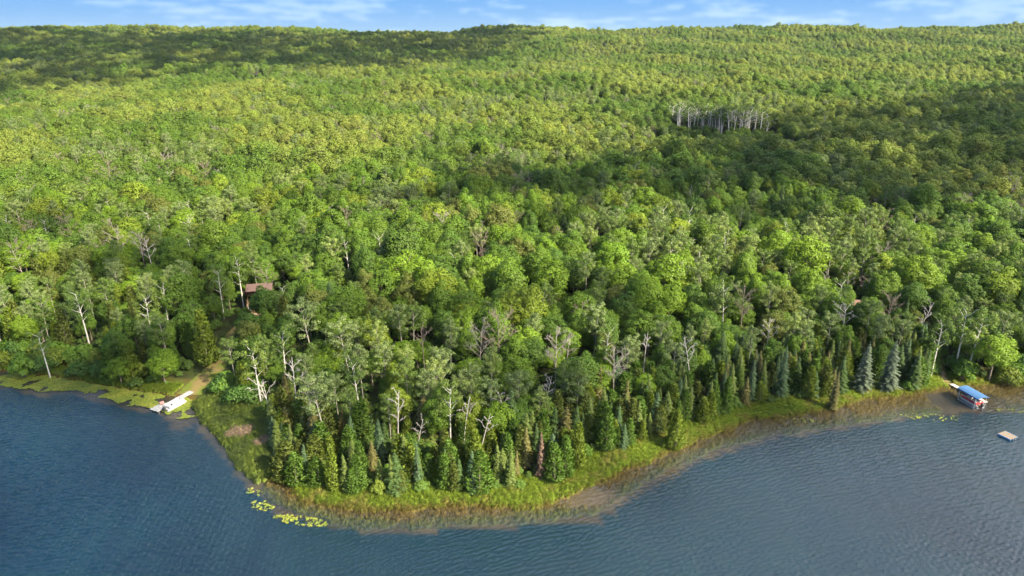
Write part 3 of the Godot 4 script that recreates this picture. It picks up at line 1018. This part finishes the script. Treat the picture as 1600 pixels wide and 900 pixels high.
# ---------------------------------------------------------------- low growth
func blades(sd: int, count: int, h: float, spread: float, droop: float, wide: float) -> ArrayMesh:
	var r := RandomNumberGenerator.new()
	r.seed = sd
	var s := Shape.new()
	for i in count:
		var a := r.randf() * TAU
		var out := Vector3(cos(a), 0, sin(a))
		var side := Vector3(-sin(a), 0, cos(a)) * wide
		var p := out.rotated(Vector3.UP, r.randf() * 2.0) * spread * r.randf()
		var t := h * r.randf_range(0.6, 1.15)
		var mid := p + Vector3(0, t * 0.6, 0) + out * droop * 0.3 * t
		var tip := p + Vector3(0, t * (1.0 - 0.2 * droop), 0) + out * droop * t
		var nn := (out * 0.5 + Vector3.UP * 0.9).normalized()
		var k := r.randf_range(0.75, 1.2)
		var col := Color(k * r.randf_range(0.9, 1.15), k, k)
		s.quad(p - side, mid - side * 0.8, mid + side * 0.8, p + side, nn, col)
		s.tri(mid - side * 0.8, tip, mid + side * 0.8, nn, nn, nn, col)
	return s.mesh(leaf_mat("leaves", 1, 1, 1))

func low_growth() -> void:
	var r := RandomNumberGenerator.new()
	r.seed = 99
	var sedge := [blades(1, 30, 0.75, 0.45, 0.40, 0.020), blades(2, 28, 0.95, 0.42, 0.32, 0.019)]
	var reed := [blades(3, 16, 0.7, 0.6, 0.12, 0.011), blades(4, 14, 0.55, 0.65, 0.18, 0.010)]
	var heaps := [[[], PackedColorArray()], [[], PackedColorArray()], [[], PackedColorArray()], [[], PackedColorArray()]]
	# bright sedge between the waterline and the trees
	for i in 170000:
		var x := r.randf_range(-140.0, 135.0)
		var z := r.randf_range(-166.0, -95.0)
		var s := inland(x, z)
		var b := along(TL, x) - z
		var pt := patch.get_noise_2d(x * 2.2, z * 2.2)
		if b > 3.0 or s < -0.5 - 0.8 * pt or z > waterline(x) + 2.0:
			continue
		if near_line(TRAIL, x, z) < 0.2 or near_line(DIRT_TRAIL, x, z) < 0.0:
			continue
		var reedy := x < -46.0 and x > -72.0
		if x < -75.0 and s < 0.4:
			continue
		var k := r.randf_range(0.8, 1.2)
		var col := Color(0.195, 0.275, 0.030).lerp(Color(0.26, 0.25, 0.06), smoothstep(0.12, 0.6, pt + r.randf_range(-0.2, 0.2)))
		if s < 0.2: col = col.lerp(Color(0.19, 0.125, 0.045), r.randf() * 0.8)
		if reedy:
			col = Color(0.20, 0.265, 0.05).lerp(Color(0.15, 0.205, 0.055), smoothstep(-0.2, 0.3, pt))
			var dry := 1.0 - minf(Vector2((x + 56.5) / 3.6, (z + 124.5) / 2.2).length(), Vector2((x + 51.0) / 1.8, (z + 120.5) / 1.8).length())
			if dry + pt * 0.8 > 0.1: col = Color(0.46, 0.34, 0.25)
		var y := maxf(ground(x, z), -0.25)
		var size := r.randf_range(0.75, 1.25) * (1.25 if reedy else 1.0)
		var h: Array = heaps[0 if r.randf() < 0.5 else 1]
		h[0].append(Transform3D(Basis.from_euler(Vector3(0, r.randf() * TAU, 0)).scaled(Vector3(1, size, 1)), Vector3(x, y, z)))
		h[1].append(Color(col.r * k, col.g * k, col.b * k))
	# thin brown rushes standing in the shallows
	for i in 150000:
		var x := r.randf_range(-46.0, 135.0)
		var z := r.randf_range(-150.0, -93.0)
		var s := inland(x, z)
		if s > 0.3:
			continue
		var pt := patch.get_noise_2d(x * 1.8 + 90.0, z * 1.8)
		var edge := along(OV, x) - z
		if edge < -0.3 + pt * 1.6:
			continue
		var sandy := maxf(1.0 - Vector2((x - 14.5) / 8.0, (z + 103.0) / 4.5).length(), 0.0)
		var dense := 0.9 + 0.35 * smoothstep(3.0, 0.0, edge) + pt * 0.9 - sandy * 1.7
		if x > 22.0: dense *= 0.6
		if x > 96.0 and x < 112.0 and z > -142.0: continue
		if r.randf() > dense:
			continue
		var k := r.randf_range(0.8, 1.2)
		var col := Color(0.20, 0.15, 0.05).lerp(Color(0.165, 0.185, 0.055), smoothstep(3.5, 0.3, edge + pt * 2.0))
		var h: Array = heaps[2 if r.randf() < 0.5 else 3]
		h[0].append(Transform3D(Basis.from_euler(Vector3(0, r.randf() * TAU, 0)).scaled(Vector3.ONE * r.randf_range(0.7, 1.2)), Vector3(x, ground(x, z), z)))
		h[1].append(Color(col.r * k, col.g * k, col.b * k))
	var names := ["sedge", "sedge", "rushes", "rushes"]
	for i in 4:
		many(names[i], [sedge[0], sedge[1], reed[0], reed[1]][i], heaps[i][0], heaps[i][1], self)
	# low bushes and saplings on the floor of the wood near the shore
	var bush: ArrayMesh = forms.shrub[0].whole
	var bush2: ArrayMesh = forms.shrub[2].whole
	var floor_a := [[], PackedColorArray()]
	var floor_b := [[], PackedColorArray()]
	var z := -103.0
	while z > -300.0:
		var x := -0.8 * -z - 20.0
		while x < 0.8 * -z + 20.0:
			var px := x + r.randf_range(-1.3, 1.3)
			var pz := z + r.randf_range(-1.3, 1.3)
			x += 2.9
			var b := along(TL, px) - pz
			if b < 0.3 or near_line(TRAIL, px, pz) < 2.6 or near_line(DIRT_TRAIL, px, pz) < 0.9 or Vector2(px + 74.0, pz + 185.0).length() < 6.5:
				continue
			var k := r.randf_range(0.5, 1.25)
			var big := r.randf_range(0.45, 1.05)
			var h := floor_a if r.randf() < 0.5 else floor_b
			h[0].append(Transform3D(Basis.from_euler(Vector3(0, r.randf() * TAU, 0)).scaled(Vector3(big, big * r.randf_range(0.5, 1.1), big)), Vector3(px, ground(px, pz) - 0.2, pz)))
			h[1].append(Color(0.072 * k, 0.125 * k, 0.020 * k))
		z -= 2.9
	many("undergrowth", bush, floor_a[0], floor_a[1], self)
	many("undergrowth", bush2, floor_b[0], floor_b[1], self)

func lily_pads() -> void:
	var r := RandomNumberGenerator.new()
	r.seed = 12
	var s := Shape.new()
	for i in 8:
		var a := 0.25 + (TAU - 0.5) * i / 8.0
		var b := 0.25 + (TAU - 0.5) * (i + 1) / 8.0
		s.tri(Vector3(0, 0, 0), Vector3(cos(a), 0.10, sin(a)), Vector3(cos(b), 0.10, sin(b)), Vector3.UP, Vector3.UP, Vector3.UP, Color.WHITE)
	var m := leaf_mat("leaves", 1, 1, 1)
	var pad := s.mesh(m)
	# [box, how thick, inside test]
	var shore := [[], PackedColorArray()]
	for i in 110000:
		var x := r.randf_range(-145.0, -62.0)
		var z := r.randf_range(-160.0, -128.0)
		var pt := patch.get_noise_2d(x * 2.0, z * 2.0)
		var edge := along(OV, x) - z
		if edge < 0.2 + 1.2 * pt or inland(x, z) > -0.1 or pt < -0.32 or (x > -71.0 and r.randf() < 0.5):
			continue
		if Vector2(x + 71.0, z + 134.5).length() < 2.2 + pt * 2.0:
			continue
		pad_at(shore, r, x, z, pt)
	many("lily_pads", pad, shore[0], shore[1], self)
	for spot in [[-36.5, -96.9, 5.0, 1.2, 300], [-44.4, -101.0, 2.2, 1.5, 90], [-47.2, -105.0, 1.6, 1.4, 40], [61.8, -130.0, 5.0, 1.0, 40], [91.7, -131.2, 7.0, 1.5, 90], [112.0, -134.0, 3.5, 1.0, 30]]:
		var heap := [[], PackedColorArray()]
		for i in spot[4]:
			var q := sqrt(r.randf())
			var a := r.randf() * TAU
			var x: float = spot[0] + cos(a) * q * spot[2]
			var z: float = spot[1] + sin(a) * q * spot[3] - 0.2 * (x - spot[0]) * (1.0 if spot[0] < 0.0 else 0.3) * -1.0
			if patch.get_noise_2d(x * 7.0, z * 7.0) < -0.12:
				continue
			pad_at(heap, r, x, z, 0.2)
		many("lily_pads", pad, heap[0], heap[1], self)

func pad_at(h: Array, r: RandomNumberGenerator, x: float, z: float, pt: float) -> void:
	var size := r.randf_range(0.10, 0.24)
	h[0].append(Transform3D(Basis.from_euler(Vector3(r.randfn(0, 0.12), r.randf() * TAU, r.randfn(0, 0.12))).scaled(Vector3(size, size, size)), Vector3(x, 0.035 + r.randf() * 0.05, z)))
	var k := r.randf_range(0.75, 1.25)
	var col := Color(0.165, 0.20, 0.028).lerp(Color(0.26, 0.26, 0.042), smoothstep(0.1, 0.5, pt + r.randf_range(-0.3, 0.3)))
	if r.randf() < 0.18: col = Color(0.10, 0.14, 0.03)
	h[1].append(Color(col.r * k, col.g * k, col.b * k))

# ---------------------------------------------------------------- docks, boats, cabins
func pole(parent: Node, called: String, a: Vector3, b: Vector3, rad: float, m: Material) -> void:
	var s := Shape.new()
	s.tube([a, b], [rad, rad], 8)
	part(called, s, m, parent)

func slab(parent: Node, called: String, lo: Vector3, hi: Vector3, m: Material) -> MeshInstance3D:
	# a box with chamfered top edges
	var s := Shape.new()
	var c := minf(minf(hi.x - lo.x, hi.z - lo.z), hi.y - lo.y) * 0.22
	s.box(lo, Vector3(hi.x, hi.y - c, hi.z))
	var b := [Vector3(lo.x, hi.y - c, lo.z), Vector3(hi.x, hi.y - c, lo.z), Vector3(hi.x, hi.y - c, hi.z), Vector3(lo.x, hi.y - c, hi.z)]
	var t := [Vector3(lo.x + c, hi.y, lo.z + c), Vector3(hi.x - c, hi.y, lo.z + c), Vector3(hi.x - c, hi.y, hi.z - c), Vector3(lo.x + c, hi.y, hi.z - c)]
	var nn := [Vector3(0, 1, -1), Vector3(1, 1, 0), Vector3(0, 1, 1), Vector3(-1, 1, 0)]
	for i in 4:
		s.quad(b[i], b[(i + 1) % 4], t[(i + 1) % 4], t[i], nn[i].normalized(), Color.WHITE)
	s.quad(t[0], t[1], t[2], t[3], Vector3.UP, Color.WHITE)
	return part(called, s, m, parent)

func dock(at: Vector3, turn: float, len: float, wide: float, deck: Array, label: String, wing: Array) -> void:
	var o := thing("dock", at, turn)
	tag(o, label, "dock", "docks")
	var leg := mat("galvanised pipe", 0.35, 0.36, 0.37, 0.4, 0.5)
	var k := 0
	var z := 0.0
	while z > -len:
		slab(o, "plank", Vector3(-wide * 0.5, 0.42, z - 0.29), Vector3(wide * 0.5, 0.48, z), deck[k % deck.size()])
		z -= 0.31
		k += 1
	for x in [-wide * 0.5 + 0.08, wide * 0.5 - 0.08]:
		slab(o, "stringer", Vector3(x - 0.05, 0.28, -len), Vector3(x + 0.05, 0.415, -0.02), deck[0])
		for i in 4:
			pole(o, "post", Vector3(x * 1.12, -1.4, -0.4 - i * (len - 1.4) / 3.0), Vector3(x * 1.12, 0.75, -0.4 - i * (len - 1.4) / 3.0), 0.04, leg)
	if wing:
		# the side platform at the outer end
		z = -0.02
		while z > -wing[1]:
			slab(o, "plank", Vector3(-wide * 0.5 - wing[0], 0.42, z - 0.29), Vector3(-wide * 0.5 - 0.02, 0.48, z), deck[k % deck.size()])
			z -= 0.31
			k += 1
		for i in 2:
			pole(o, "post", Vector3(-wide * 0.5 - wing[0] + 0.1, -1.4, -0.3 - i * (wing[1] - 0.6)), Vector3(-wide * 0.5 - wing[0] + 0.1, 0.75, -0.3 - i * (wing[1] - 0.6)), 0.04, leg)

func pontoon_boat(at: Vector3, turn: float, len: float, wide: float, fence: Material, deck: Material, label: String) -> void:
	var o := thing("pontoon_boat", at, turn)
	tag(o, label, "boat", "pontoon boats")
	var alu := mat("brushed aluminium", 0.60, 0.61, 0.62, 0.35, 0.6)
	alu.metallic = 0.7
	var seat := mat("boat seat vinyl", 0.42, 0.40, 0.37, 0.5, 0.4)
	var dark := mat("outboard black", 0.03, 0.03, 0.035, 0.35, 0.5)
	for x in [-wide * 0.36, wide * 0.36]:
		var s := Shape.new()
		s.tube([Vector3(x, 0.30, -len * 0.52), Vector3(x, 0.16, -len * 0.44), Vector3(x, 0.12, -len * 0.36), Vector3(x, 0.12, len * 0.48), Vector3(x, 0.14, len * 0.5)], [0.05, 0.22, 0.31, 0.31, 0.24], 12)
		part("pontoon_tube", s, alu, o)
	slab(o, "deck", Vector3(-wide * 0.5, 0.44, -len * 0.46), Vector3(wide * 0.5, 0.52, len * 0.48), deck)
	var t := 0.05
	for side in [[Vector3(-wide * 0.5, 0.6, -len * 0.40), Vector3(-wide * 0.5 + t, 1.12, len * 0.40)], [Vector3(wide * 0.5 - t, 0.6, -len * 0.40), Vector3(wide * 0.5, 1.12, len * 0.40)], [Vector3(-wide * 0.5 + t + 0.01, 0.6, -len * 0.40), Vector3(-0.4, 1.12, -len * 0.40 + t)], [Vector3(0.4, 0.6, -len * 0.40), Vector3(wide * 0.5 - t - 0.01, 1.12, -len * 0.40 + t)], [Vector3(-wide * 0.5 + t + 0.01, 0.6, len * 0.40 - t), Vector3(wide * 0.5 - t - 0.01, 1.12, len * 0.40)]]:
		slab(o, "fence_panel", side[0], side[1], fence)
	for x in [-wide * 0.5, wide * 0.5]:
		for z in [-len * 0.41, 0.0, len * 0.41]:
			pole(o, "rail_post", Vector3(x * 0.985, 0.52, z), Vector3(x * 0.985, 1.2, z), 0.025, alu)
		pole(o, "rail", Vector3(x * 0.985, 1.19, -len * 0.41), Vector3(x * 0.985, 1.19, len * 0.41), 0.025, alu)
	for b in [[-wide * 0.5 + 0.08, -len * 0.36, 0.6, len * 0.26], [wide * 0.5 - 0.68, -len * 0.36, 0.6, len * 0.26], [-wide * 0.5 + 0.08, len * 0.12, 0.6, len * 0.26]]:
		var c := slab(o, "bench_seat", Vector3(b[0], 0.525, b[1]), Vector3(b[0] + b[2], 0.92, b[1] + b[3]), seat)
		slab(c, "backrest", Vector3(b[0] if b[0] < 0.0 else b[0] + 0.44, 0.925, b[1] + 0.03), Vector3(b[0] + (0.16 if b[0] < 0.0 else 0.6), 1.3, b[1] + b[3] - 0.03), seat)
	var con := slab(o, "helm_console", Vector3(wide * 0.5 - 0.85, 0.525, len * 0.06), Vector3(wide * 0.5 - 0.15, 1.3, len * 0.2), mat("console grey", 0.25, 0.26, 0.28, 0.5, 0.4))
	pole(con, "steering_wheel", Vector3(wide * 0.5 - 0.5, 1.1, len * 0.2 + 0.03), Vector3(wide * 0.5 - 0.5, 1.13, len * 0.2 + 0.07), 0.18, dark)
	slab(o, "captain_seat", Vector3(wide * 0.5 - 0.8, 0.525, len * 0.29), Vector3(wide * 0.5 - 0.25, 1.15, len * 0.37), seat)
	var mo := slab(o, "outboard_motor", Vector3(-0.22, 0.55, len * 0.49), Vector3(0.22, 1.25, len * 0.49 + 0.55), dark)
	slab(mo, "motor_leg", Vector3(-0.08, -0.5, len * 0.49 + 0.2), Vector3(0.08, 0.545, len * 0.49 + 0.42), dark)

func boat_lift(at: Vector3, turn: float) -> void:
	var o := thing("boat_lift", at, turn)
	tag(o, "boat lift with a bright blue canopy over a red pontoon boat", "boat lift")
	var steel := mat("galvanised pipe", 0.35, 0.36, 0.37, 0.4, 0.5)
	var blue := mat("blue canopy cloth", 0.055, 0.135, 0.27, 0.6, 0.4)
	var w := 1.45
	var l := 2.7
	for x in [-w, w]:
		for z in [-l * 0.8, l * 0.8]:
			pole(o, "post", Vector3(x, -1.2, z), Vector3(x, 2.55, z), 0.06, steel)
		pole(o, "side_beam", Vector3(x, 0.0, -l * 0.8), Vector3(x, 0.0, l * 0.8), 0.07, steel)
		pole(o, "canopy_rail", Vector3(x, 2.5, -l), Vector3(x, 2.5, l), 0.035, steel)
	for z in [-l * 0.8, l * 0.8]:
		pole(o, "cross_beam", Vector3(-w, -0.35, z), Vector3(w, -0.35, z), 0.06, steel)
	# cloth roof: bowed across, with valances that turn down at the sides and gentle sag between bows
	var s := Shape.new()
	var across := [[-w - 0.12, 2.30], [-w - 0.08, 2.60], [-w * 0.6, 2.84], [0.0, 2.93], [w * 0.6, 2.84], [w + 0.08, 2.60], [w + 0.12, 2.30]]
	var rows := 12
	for i in rows:
		for k in 6:
			var p := []
			for e in [[0, 0], [0, 1], [1, 1], [1, 0]]:
				var z: float = lerpf(-l - 0.15, l + 0.15, float(i + e[0]) / rows)
				var q: Array = across[k + e[1]]
				p.append(Vector3(q[0], q[1] - 0.05 * absf(sin((i + e[0]) * 1.2)) * (1.0 - absf(q[0]) / 2.0), z))
			var nn := Vector3(across[k][1] - across[k + 1][1], across[k + 1][0] - across[k][0], 0).normalized()
			s.quad(p[0], p[1], p[2], p[3], nn, Color.WHITE)
	part("canopy", s, blue, o)
	pole(o, "winch_wheel", Vector3(w + 0.12, 1.3, -l * 0.8), Vector3(w + 0.2, 1.3, -l * 0.8), 0.45, steel)

func raft(at: Vector3, turn: float) -> void:
	var o := thing("swim_raft", at, turn)
	tag(o, "square swim raft with tan deck and blue floats on open water", "raft")
	var wood := [mat("raft plank tan", 0.19, 0.15, 0.115, 0.8, 0.3), mat("raft plank pale", 0.22, 0.175, 0.135, 0.8, 0.3)]
	var blue := mat("blue plastic float", 0.10, 0.24, 0.42, 0.4, 0.5)
	var z := -1.3
	var k := 0
	while z < 1.25:
		slab(o, "plank", Vector3(-1.2, 0.34, z), Vector3(1.2, 0.40, z + 0.19), wood[k % 2])
		z += 0.2
		k += 1
	for x in [-1.24, 1.24]:
		slab(o, "rim_board", Vector3(x - 0.03, 0.18, -1.33), Vector3(x + 0.03, 0.42, 1.33), blue)
	for x in [-0.85, 0.0, 0.85]:
		var s := Shape.new()
		s.tube([Vector3(x, 0.06, -1.25), Vector3(x, 0.06, -1.15), Vector3(x, 0.06, 1.15), Vector3(x, 0.06, 1.25)], [0.2, 0.27, 0.27, 0.2], 12)
		part("barrel_float", s, blue, o)
	for x in [-0.25, 0.25]:
		pole(o, "ladder_rail", Vector3(x, -0.6, 1.42), Vector3(x, 0.95, 1.42), 0.025, mat("galvanised pipe", 0.35, 0.36, 0.37, 0.4, 0.5))

func chair(at: Vector3, turn: float, m: Material, label: String) -> void:
	var o := thing("garden_chair", at, turn)
	tag(o, label, "chair")
	slab(o, "seat", Vector3(-0.32, 0.34, -0.32), Vector3(0.32, 0.40, 0.32), m)
	var s := Shape.new()
	for i in 5:
		s.box(Vector3(-0.31 + i * 0.125, 0, -0.02), Vector3(-0.20 + i * 0.125, 0.7, 0.02), Transform3D(Basis(Vector3.RIGHT, 0.35), Vector3(0, 0.37, 0.32)))
	part("backrest", s, m, o)
	for x in [-0.36, 0.36]:
		slab(o, "armrest", Vector3(x - 0.07, 0.56, -0.38), Vector3(x + 0.07, 0.60, 0.4), m)
		slab(o, "leg", Vector3(x - 0.03, 0, -0.34), Vector3(x + 0.03, 0.555, -0.26), m)
		slab(o, "leg", Vector3(x - 0.03, 0, 0.26), Vector3(x + 0.03, 0.555, 0.34), m)

func cabin(at: Vector3, turn: float, wide: float, deep: float, roof: Material, wall: Material, label: String) -> void:
	var o := thing("cabin", at, turn)
	tag(o, label, "cabin", "cabins in the wood")
	var h := 2.6
	var rise := 1.9
	var trim := mat("white trim", 0.72, 0.70, 0.66, 0.6, 0.4)
	var glass := mat("window glass", 0.03, 0.04, 0.05, 0.08, 0.6)
	var s := Shape.new()
	s.box(Vector3(-wide * 0.5, -1.0, -deep * 0.5), Vector3(wide * 0.5, h, deep * 0.5))
	for x in [-wide * 0.5, wide * 0.5]:
		s.tri(Vector3(x, h, -deep * 0.5), Vector3(x, h, deep * 0.5), Vector3(x, h + rise, 0), Vector3(signf(x), 0, 0), Vector3(signf(x), 0, 0), Vector3(signf(x), 0, 0), Color.WHITE)
	part("wall", s, wall, o)
	for e in [-1.0, 1.0]:
		var rf := Shape.new()
		var run := deep * 0.5 + 0.6
		var lenr := sqrt(run * run + rise * rise * (run / (deep * 0.5)) * (run / (deep * 0.5)))
		var ang := atan2(rise, deep * 0.5)
		rf.box(Vector3(-wide * 0.5 - 0.5, 0.0, -lenr), Vector3(wide * 0.5 + 0.5, 0.14, 0.0), Transform3D(Basis(Vector3.UP, 0.0 if e < 0 else PI) * Basis(Vector3.RIGHT, ang), Vector3(0, h + rise + 0.05, 0.0)))
		var ro := part("roof", rf, roof, o)
		if e > 0.0:
			slab(ro, "chimney", Vector3(wide * 0.22, h + rise - 0.8, -0.9), Vector3(wide * 0.22 + 0.7, h + rise + 1.0, -0.3), mat("brick red", 0.22, 0.09, 0.06, 0.9, 0.2))
	for x in [-wide * 0.34, -wide * 0.02, wide * 0.30]:
		var f := slab(o, "window", Vector3(x - 0.6, 0.9, deep * 0.5 + 0.003), Vector3(x + 0.6, 2.1, deep * 0.5 + 0.06), trim)
		for k in 2:
			slab(f, "pane", Vector3(x - 0.53 + 0.55 * k, 0.98, deep * 0.5 + 0.064), Vector3(x - 0.03 + 0.55 * k, 2.02, deep * 0.5 + 0.075), glass)
	var d := slab(o, "door", Vector3(wide * 0.13, 0.05, deep * 0.5 + 0.003), Vector3(wide * 0.13 + 0.9, 2.1, deep * 0.5 + 0.05), mat("brown door", 0.16, 0.08, 0.04, 0.6, 0.4))
	slab(d, "handle", Vector3(wide * 0.13 + 0.75, 1.0, deep * 0.5 + 0.055), Vector3(wide * 0.13 + 0.82, 1.08, deep * 0.5 + 0.1), trim)
	slab(o, "deck", Vector3(-wide * 0.3, -0.9, deep * 0.5 + 0.08), Vector3(wide * 0.45, 0.0, deep * 0.5 + 2.2), mat("tan deck boards", 0.50, 0.34, 0.20, 0.8, 0.3))

func _ready() -> void:
	rng.seed = 2024
	hills.seed = 21
	hills.frequency = 1.0 / 420.0
	hills.fractal_octaves = 3
	stand.seed = 7
	stand.frequency = 1.0 / 110.0
	stand.fractal_octaves = 2
	patch.seed = 3
	patch.frequency = 1.0 / 14.0
	patch.fractal_octaves = 3
	setting()
	clouds()
	terrain()
	lake()
	var turf := mat("mown path", 1, 1, 1, 0.95, 0.2)
	turf.vertex_color_use_as_albedo = true
	turf.albedo_texture = speckle(5, 0.06, 0.6)
	turf.uv1_triplanar = true
	turf.uv1_world_triplanar = true
	turf.uv1_scale = Vector3.ONE * 0.3
	strip("grass_path", TRAIL, turf, 0.14, Color(0.13, 0.165, 0.030), Color(0.22, 0.165, 0.070))
	strip("dirt_path", DIRT_TRAIL, turf, 0.14, Color(0.13, 0.14, 0.04), Color(0.40, 0.27, 0.15))
	print("ground ", Time.get_ticks_msec())
	grow()
	print("forms ", Time.get_ticks_msec())
	plan_forest()
	forest()
	print("forest ", Time.get_ticks_msec())
	low_growth()
	lily_pads()
	print("low ", Time.get_ticks_msec())
	var whites := [mat("dock white a", 0.25, 0.25, 0.255, 0.6, 0.4), mat("dock white b", 0.21, 0.21, 0.22, 0.6, 0.4), mat("dock white c", 0.28, 0.28, 0.275, 0.6, 0.4)]
	var greys := [mat("dock grey a", 0.40, 0.36, 0.31, 0.8, 0.3), mat("dock grey b", 0.48, 0.43, 0.37, 0.8, 0.3), mat("dock grey c", 0.34, 0.31, 0.27, 0.8, 0.3)]
	dock(Vector3(-79.3, 0, -133.2), -0.431, 9.9, 1.4, whites, "long white plank dock at the foot of the grassy path", [1.1, 3.2])
	pontoon_boat(Vector3(-76.25, 0, -136.0), -0.431, 5.0, 1.8, mat("boat fence silver", 0.30, 0.30, 0.33, 0.35, 0.5), mat("boat deck grey", 0.34, 0.33, 0.34, 0.8, 0.3), "silver-white pontoon boat moored along the long white dock")
	chair(Vector3(-79.1, 0.48, -136.0), 0.6, mat("faded pink", 0.56, 0.27, 0.24, 0.6, 0.4), "faded pink chair on the side platform of the white dock")
	dock(Vector3(107.8, 0, -137.0), 0.27, 9.0, 1.2, greys, "narrow weathered plank dock beside the blue-roofed boat lift", [])
	boat_lift(Vector3(104.9, 0, -137.6), 0.22)
	pontoon_boat(Vector3(104.9, 0.1, -137.5), 0.22, 4.9, 2.0, mat("boat fence red", 0.36, 0.035, 0.045, 0.35, 0.5), mat("boat deck tan", 0.34, 0.28, 0.22, 0.8, 0.3), "red pontoon boat raised under the blue canopy")
	raft(Vector3(103.5, 0, -123.4), 0.42)
	chair(Vector3(110.0, ground(110.0, -155.2), -155.2), 0.3, mat("white plastic", 0.78, 0.78, 0.78, 0.5, 0.4), "white garden chair beside the dirt path above the grey dock")
	var shingle := mat("brown shingles", 0.085, 0.055, 0.05, 0.9, 0.2)
	cabin(Vector3(-74.5, ground(-74.5, -188.0), -188.0), 0.2, 6.5, 5.5, shingle, mat("log wall", 0.20, 0.14, 0.09, 0.8, 0.3), "brown-roofed cabin at the head of the grassy path")
	cabin(Vector3(99.0, ground(99.0, -176.0), -176.0), -0.3, 7.0, 5.5, mat("pinkish shingles", 0.17, 0.105, 0.085, 0.9, 0.2), mat("grey wall", 0.20, 0.18, 0.16, 0.8, 0.3), "reddish-roofed cabin half hidden by trees near the boat lift")
